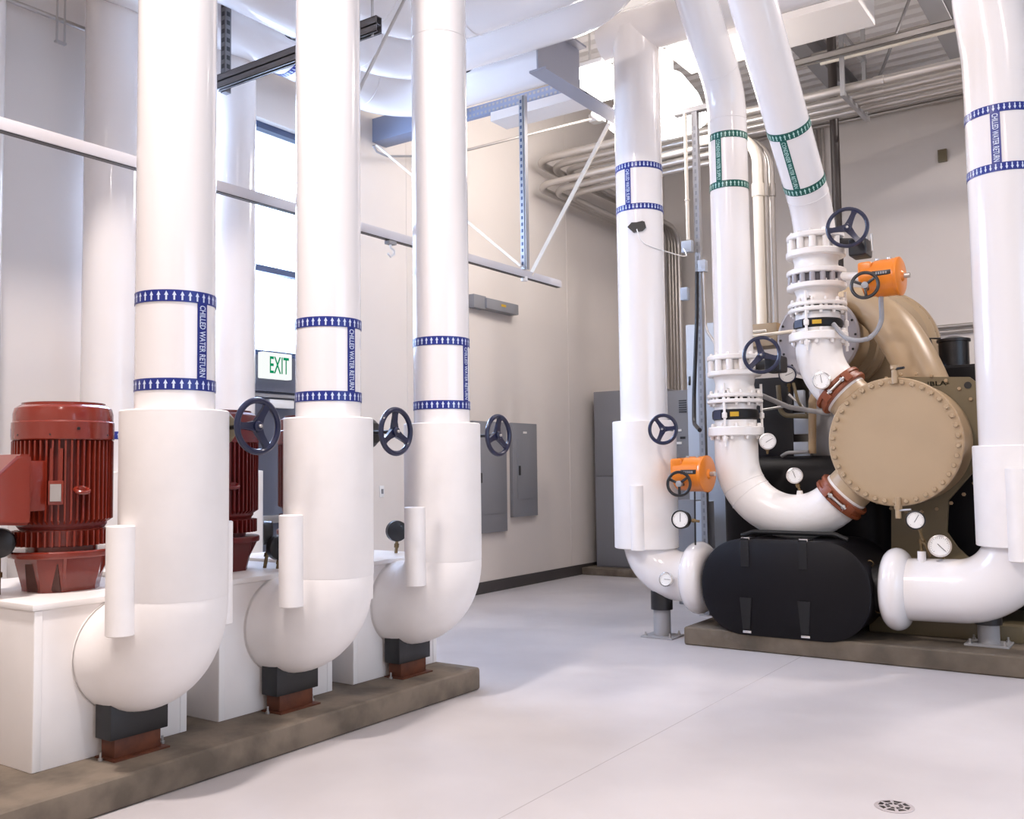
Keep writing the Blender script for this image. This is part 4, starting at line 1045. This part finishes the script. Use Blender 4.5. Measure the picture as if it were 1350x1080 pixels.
# black control cabinet and grey column between the flanged stacks
p0, p1 = at(985, 500, y=8.75), at(1047, 600, y=8.75)
bm = B(); box(bm, (p0.x-.3, 8.75, 1.45), (p1.x, 9.3, p0.z), .01); obj('control_cabinet', bm, blackp, t)
p0, p1 = at(1066, 505, y=8.8), at(1112, 600, y=8.8)
bm = B(); box(bm, (p0.x, 8.8, 1.4), (p1.x+.15, 9.3, p0.z), .01); obj('oil_cooler', bm, steelp, t)
for (a, b_, c_, d_) in ((1046, 545, 1068, 572), (1046, 583, 1068, 601), (1046, 515, 1060, 540)):
    q0, q1 = at(a, b_, y=8.7), at(c_, d_, y=8.7)
    bm = B(); box(bm, (q0.x, 8.7, q1.z), (q1.x, 8.76, q0.z), .004); obj('terminal_block', bm, bluegray, t)
def ctube(pxs, yy, r, m=tan, name='refrigerant_tube'):
    bm = B(); tube(bm, fillet([at(a, b_, y=yy) for a, b_ in pxs], .09, 8), r, 16); obj(name, bm, m, t)
ctube([(1071, 598), (1071, 520), (1080, 518)], 8.55, .035)
ctube([(1026, 508), (1029, 548), (1068, 549)], 8.6, .022, tand)
ctube([(994, 517), (1040, 537), (1095, 546)], 8.35, .022, steelp)
ctube([(1003, 541), (1042, 535)], 8.4, .012, steel)
ctube([(1040, 520), (1062, 540)], 8.5, .012, steel)
ctube([(1046, 505), (1052, 530), (1064, 545)], 8.5, .014, tand)
ctube([(1030, 602), (1038, 597), (1066, 596)], 8.5, .016, steelp)
ctube([(1245, 683), (1290, 684)], 8.7, .03, tan); ctube([(1245, 694), (1290, 695)], 8.7, .022, tan)
# dark bulk behind the tan tube sheet and the black oil unit on top
bm = B(); box(bm, (-1.9, 8.6, .3), (-.8, 11.0, 1.5), .1, 3); obj('economizer', bm, black, t)
p = at(1258, 472, y=9.2)
bm = B(); lathe(bm, [(.125, -.3), (.125, .14), (.14, .142), (.14, .165), (.05, .19)], (p.x, 9.2, p.z), (0, 0, 1), 28); oc = obj('oil_separator', bm, blackp, t)
bm = B(); tube(bm, [(p.x-.16, 9.2, p.z-.3), (p.x-.17, 9.18, p.z+.1), (p.x-.19, 9.18, p.z+.19), (p.x-.1, 9.18, p.z+.18)], .01, 8); tube(bm, [(p.x+.2, 9.2, p.z-.3), (p.x+.2, 9.2, p.z+.2)], .03, 10); obj('oil_line', bm, blackp, oc)
bm = B(); box(bm, (p.x-.22, 8.75, 1.7), (p.x+.6, 11.2, p.z-.1), .06, 3); obj('oil_sump', bm, black, t)

# ================================================================== OVERHEAD CONDUITS
y0 = 10.13
for k, (r, yy, xx, dz) in enumerate(((.05, 10.13, -6.6, 0), (.045, 10.32, -6.5, -.02), (.045, 10.5, -6.4, -.03), (.04, 10.68, -6.3, -.04))):
    z = 5.44+dz; yb = (14.2, 14.1, 14.0, 13.9)[k]; R = .32
    if k == 0: pts = [(4.5, yy, z), (xx, yy, z), (xx, yb, z), (xx, yb, .5)]
    else: pts = [(4.5, yy, z), (xx, yy, z-.02), (xx, yb, z-.05*k), (xx, yb, .5)]
    bm = B(); tube(bm, fillet(pts, R, 10), r, 16)
    for xq in (-5.2, -2.3, -.6):
        lathe(bm, [(r+.008, -.05), (r+.008, .05)], (xq-.05*k, yy, z-.01 if k else z), (1, 0, 0), 14)
    solo('overhead_conduit', bm, conduitm, ('thickest steel conduit of the overhead bundle, on its near side', 'second steel conduit of the overhead bundle from the near side',
         'third steel conduit of the overhead bundle from the near side', 'innermost steel conduit of the overhead bundle, farthest from the camera')[k], 'conduit', 'overhead conduits bending along the wall')
# lower row of conduits, second level at left
for k in range(3):
    yy = 10.2+.2*k; xx = -6.62+.12*k; z = 5.13-.03*k
    bm = B(); tube(bm, fillet([(-3.9, yy, z+.05), (xx, yy, z), (xx, 13.6-.1*k, z-.04), (xx, 13.6-.1*k, 2.6)], .28, 10), .042, 16)
    solo('lower_conduit', bm, conduitm, ('outermost conduit of the lower bundle, hugging the left wall', 'middle conduit of the lower bundle along the left wall', 'innermost conduit of the lower bundle along the left wall')[k], 'conduit', 'lower conduits bending along the wall')
# small conduits under the deck along the back wall
for k in range(6):
    bm = B(); tube(bm, [(XW, YW-.12-.17*k, 6.62+.01*k), (XE, YW-.12-.17*k, 6.62+.01*k)], .032, 12)
    solo('deck_conduit', bm, conduitm, ('thin conduit along the top of the back wall, hugging it', 'thin conduit along the back wall, second from it', 'thin conduit along the back wall, third from it', 'thin conduit along the back wall, fourth from it', 'thin conduit along the back wall, fifth from it', 'thin conduit along the back wall, farthest from it')[k], 'conduit', 'thin conduits along the top of the back wall')
# cream conduits dropping behind the left flanged pipe
for k in range(3):
    p_top = at(972+k*3, 182+k*4, y=9.9+.12*k); p_b = at(999+k*9, 245, y=9.9+.12*k); p_e = at(1008+k*6, 432, y=9.9+.12*k)
    x = p_b.x
    bm = B(); tube(bm, fillet([(p_top.x-.5, 9.9+.12*k, p_top.z+.06), (x, 9.9+.12*k, p_top.z+.02), (x, 9.9+.12*k, p_e.z)], .36, 10), (.055, .036, .034)[k], 16)
    lathe(bm, [(.066-.02*(k > 0), 0), (.066-.02*(k > 0), .14)], (x, 9.9+.12*k, p_b.z-.12), (0, 0, 1), 16)
    solo('drop_conduit', bm, pvc if k == 0 else conduitm, ('widest cream conduit bending down behind the green taped pipe', 'thinner conduit right of the wide cream one behind the green taped pipe', 'rightmost conduit dropping behind the green taped pipe')[k], 'conduit', 'conduits dropping behind the green taped pipe')
# black vertical pipe
p = at(1100, 170, y=10.9)
bm = B(); cyl(bm, (p.x, 10.9, .15), (p.x, 10.9, 7.1), .05, seg=18); solo('vent_pipe', bm, mat('dark brown pipe', (.03, .022, .02), .45), 'dark vertical pipe behind the slanting white pipe', 'pipe')
for k, px in enumerate((1075, 1084)):
    p = at(px, 180, y=YW-.06)
    bm = B(); cyl(bm, (p.x, YW-.06, .14), (p.x, YW-.06, 6.6), .03, seg=12); solo('wall_conduit', bm, conduitm, ('left of two thin conduits rising on the back wall behind the slanting pipe', 'right of two thin conduits rising on the back wall behind the slanting pipe')[k], 'conduit', 'conduits rising on the back wall')
for k, (pa, pb) in enumerate((((1220, 433), (1280, 427)), ((1220, 440), (1280, 434)))):
    z = at(*pa, y=YW-.05).z
    bm = B(); cyl(bm, (-4.5, YW-.05, z), (4.0, YW-.05, z), .028, seg=12); solo('wall_conduit', bm, conduitm, ('upper of two level conduits low on the back wall', 'lower of two level conduits low on the back wall')[k], 'conduit', 'level conduits on the back wall')
for k, px in enumerate((882, 890)):
    pass
# strut runway and trapeze hangers above the bundle
t = thing('trapeze_hanger', 'strut trapeze carrying the overhead conduits right of the slanting pipe', 'hanger', (-2.6, 10.4, 5.3))
px0 = at(1112, 118, y=10.05).x
bm = B(); bar(bm, (px0, 10.0, 5.35), (px0+.03, 10.9, 5.33), .045, .045); obj('cross_channel', bm, strutm, t)
bm = B(); bar(bm, (px0, 10.02, 5.33), (px0, 10.02, 6.6), .042, .042, (1, 0, 0)); obj('post', bm, strutm, t)
bm = B(); bar(bm, (px0+.02, 10.85, 5.33), (px0+.02, 10.85, 6.9), .042, .042, (1, 0, 0)); obj('post', bm, strutm, t)
bm = B(); bar(bm, (px0, 9.95, 6.0), (px0+.02, 10.9, 6.0), .045, .045); obj('cross_channel', bm, strutm, t)
bm = B(); bar(bm, (px0+.02, 10.85, 5.4), (px0+.5, 11.4, 7.0), .04, .02); obj('brace', bm, strutm, t)
bm = B(); slotted(bm, (-3.6, 9.95, 5.76), (1.5, 9.95, 5.79), .07)
solo('strut_runway', bm, conduitm, 'long strut channel above the overhead conduits at the upper right', 'strut', sm=0)
bm = B(); tube(bm, [(-3.0, 10.5, 5.95), (1.6, 10.5, 5.98)], .035, 12); solo('deck_pipe', bm, pvc, 'pale pipe beside the strut channel at the upper right', 'pipe')
bm = B(); tube(bm, [(-3.3, 11.2, 6.35), (1.8, 11.2, 6.38)], .03, 12); solo('deck_pipe', bm, conduitm, 'thin steel pipe under the deck at the upper right', 'pipe')
# white duct and small grey joist at the upper right
bm = B(); box(bm, (-4.15, 8.95, 5.8), (-2.2, 9.6, 6.5), .006)
d = solo('air_duct', bm, mat('white duct', (.84, .81, .79), .45), 'long white rectangular duct crossing behind the slanting pipes', 'duct', sm=0)
bm = B(); box(bm, (-4.15, 8.945, 5.9), (-2.2, 8.951, 5.912)); obj('seam', bm, grayp, d, 0)
bm = B(); ibeam(bm, (-1.75, 8.4, 6.05), (-1.75, 14.5, 6.05), .3, .2)
solo('roof_beam', bm, steelp, 'dark grey roof beam at the upper right beside the big taped pipe', 'beam', sm=0)
for k, xx in enumerate((-3.6, 1.2)):
    bm = B(); ibeam(bm, (xx, 9.8, 6.72), (xx, 14.5, 6.72), .35, .2)
    solo('roof_beam', bm, steelp, ('dark roof beam behind the two slanting white pipes', 'dark roof beam beyond the right edge pipe')[k], 'beam', sm=0)

# high-bay lamp behind the left riser
lampm = emat('glowing lamp diffuser', (1, .96, .9), 14)
t = thing('high_bay_lamp', 'glowing high bay lamp just behind the top of the left riser', 'lamp', (-4.55, 9.9, 5.4))
lx, ly, lz = at(866, 132, y=9.45)
bm = B(); lathe(bm, [(.18, .55), (.3, .48), (.46, .25), (.55, .0), (.5, -.03), (.02, -.05)], (lx, ly, lz-.25), (0, 0, 1), 40); obj('diffuser', bm, lampm, t)
bm = B(); lathe(bm, [(.19, .55), (.19, .75), (.1, .8), (.03, .82), (.03, 1.2)], (lx, ly, lz-.25), (0, 0, 1), 28); obj('ballast', bm, whitep, t)
t.location = (lx, ly, lz-.3); 
for ch in t.children:
    off = V((-4.55, 9.9, 5.4))-V((lx, ly, lz-.3))
    for v in ch.data.vertices: v.co += off
c = at(775, 113, y=8.6)
t = thing('bay_lamp', 'glowing white square lamp left of the left riser top, beside the grey beam', 'lamp', (c.x, 8.6, c.z-.13))
bm = B(); box(bm, (c.x-.2, 8.5, c.z-.13), (c.x+.22, 8.8, c.z+.17), .02); obj('diffuser', bm, lampm, t)
bm = B(); box(bm, (c.x-.21, 8.49, c.z+.17), (c.x+.23, 8.81, c.z+.22), .01); obj('housing', bm, whitep, t)
bm = B(); cyl(bm, (c.x, 8.65, c.z+.22), (c.x, 8.65, 7.13), .012, seg=8); obj('rod', bm, steel, t)
# spot head on the conduit near the beam
c = at(790, 153, y=9.2)
t = thing('spot_lamp', 'small steel lamp head at the end of the thin conduit by the grey beam', 'lamp', (c.x, 9.2, c.z))
bm = B(); lathe(bm, [(.03, 0), (.045, .03), (.045, .15), (.03, .16)], (c.x-.08, 9.2, c.z+.05), (.7, -.3, -.5), 16); obj('head', bm, lidw, t)
bm = B(); box(bm, (c.x-.14, 9.2, c.z-.04), (c.x+.02, 9.32, c.z+.05), .01); obj('mounting_box', bm, steel, t)
q = at(615, 198, y=8.1)
bm = B(); tube(bm, [(-6.8, 8.1, q.z-.03), (q.x, 8.1, q.z), (c.x-.1, 9.22, c.z)], .015, 10); solo('lamp_conduit', bm, conduitm, 'thin steel conduit crossing in front of the corner to the small lamp head', 'conduit')
# cable drooping under the blue beam
bm = B(); pts = [at(492, 192, x=-6.6), at(497, 200, x=-6.6), at(510, 206, x=-6.6), at(545, 206, x=-6.6), at(600, 206, x=-6.6)]
tube(bm, pts, .012, 8); solo('beam_cable', bm, steelp, 'grey cable hanging under the blue grey beam', 'cable')

# floor drain
c = at(1179, 1064, z=0)
t = thing('floor_drain', 'small round slotted floor drain at the lower right', 'drain', (c.x, c.y, 0))
bm = B(); lathe(bm, [(.082, .0), (.082, .003), (.075, .0045), (.001, .0045)], (c.x, c.y, 0), (0, 0, 1), 36); obj('grate', bm, mat('worn drain metal', (.5, .46, .47), .4, metal=.3), t)
bm = B()
for k in range(8):
    a = 2*PI*k/8
    for q0, q1 in ((.02, .038), (.046, .066)):
        pts = [(q0, -.23), (q1, -.28), (q1, .28), (q0, .23)]
        poly = [V((c.x+qq*math.cos(a+w_), c.y+qq*math.sin(a+w_), .0046)) for qq, w_ in pts]
        prism(bm, poly, (0, 0, .0006))
obj('slots', bm, blackp, t, 0)

# ================================================================== LIGHT
W = bpy.data.worlds.new('sky'); bpy.context.scene.world = W; W.use_nodes = True
bg = W.node_tree.nodes['Background']; bg.inputs['Color'].default_value = (.62, .78, 1, 1); bg.inputs['Strength'].default_value = 4.0
def area(name, loc, aim, size, power, col, shape='DISK', sy_=None):
    l = bpy.data.lights.new(name, 'AREA'); l.shape = shape; l.size = size; l.energy = power; l.color = col
    if sy_: l.size_y = sy_
    o = bpy.data.objects.new(name, l); C.objects.link(o); o.location = loc
    o.rotation_euler = (V(aim)-V(loc)).to_track_quat('-Z', 'Y').to_euler(); return o
warm = (1, .89, .845)
for x, y, p, sz in ((-3.2, 1.5, 620, .4), (2.4, 3.2, 130, .7), (.2, 10.2, 430, .4), (-1.4, 6.4, 60, .7), (-2.4, -2.6, 200, .7), (2.2, -2.5, 140, .7)):
    area('high_bay_light', (x, y, 6.7), (x, y, 0), sz, p, warm)
l = bpy.data.lights.new('high_bay_light', 'POINT'); l.energy = 260; l.color = warm; l.shadow_soft_size = .4
o = bpy.data.objects.new('high_bay_light', l); C.objects.link(o); o.location = (lx, ly-.7, lz-.5)
area('daylight_area', (XE+.4, 4, 2.6), (0, 4, 2.0), 6, 130, (.6, .75, 1), 'RECTANGLE', 4)  # added blue fill, shining in through the added right wall opening
area('daylight_area', (XW-.35, 5.68, 3.67), (-3, 6.4, 1.2), 2.6, 560, (.5, .66, 1), 'RECTANGLE', 2.2)

sc = bpy.context.scene
sc.view_settings.view_transform = 'Standard'; sc.view_settings.look = 'None'; sc.view_settings.exposure = -.8; sc.view_settings.gamma = 1
sc.view_settings.use_curve_mapping = False
for o in list(bpy.data.objects):
    if '_o' in o: del o['_o']
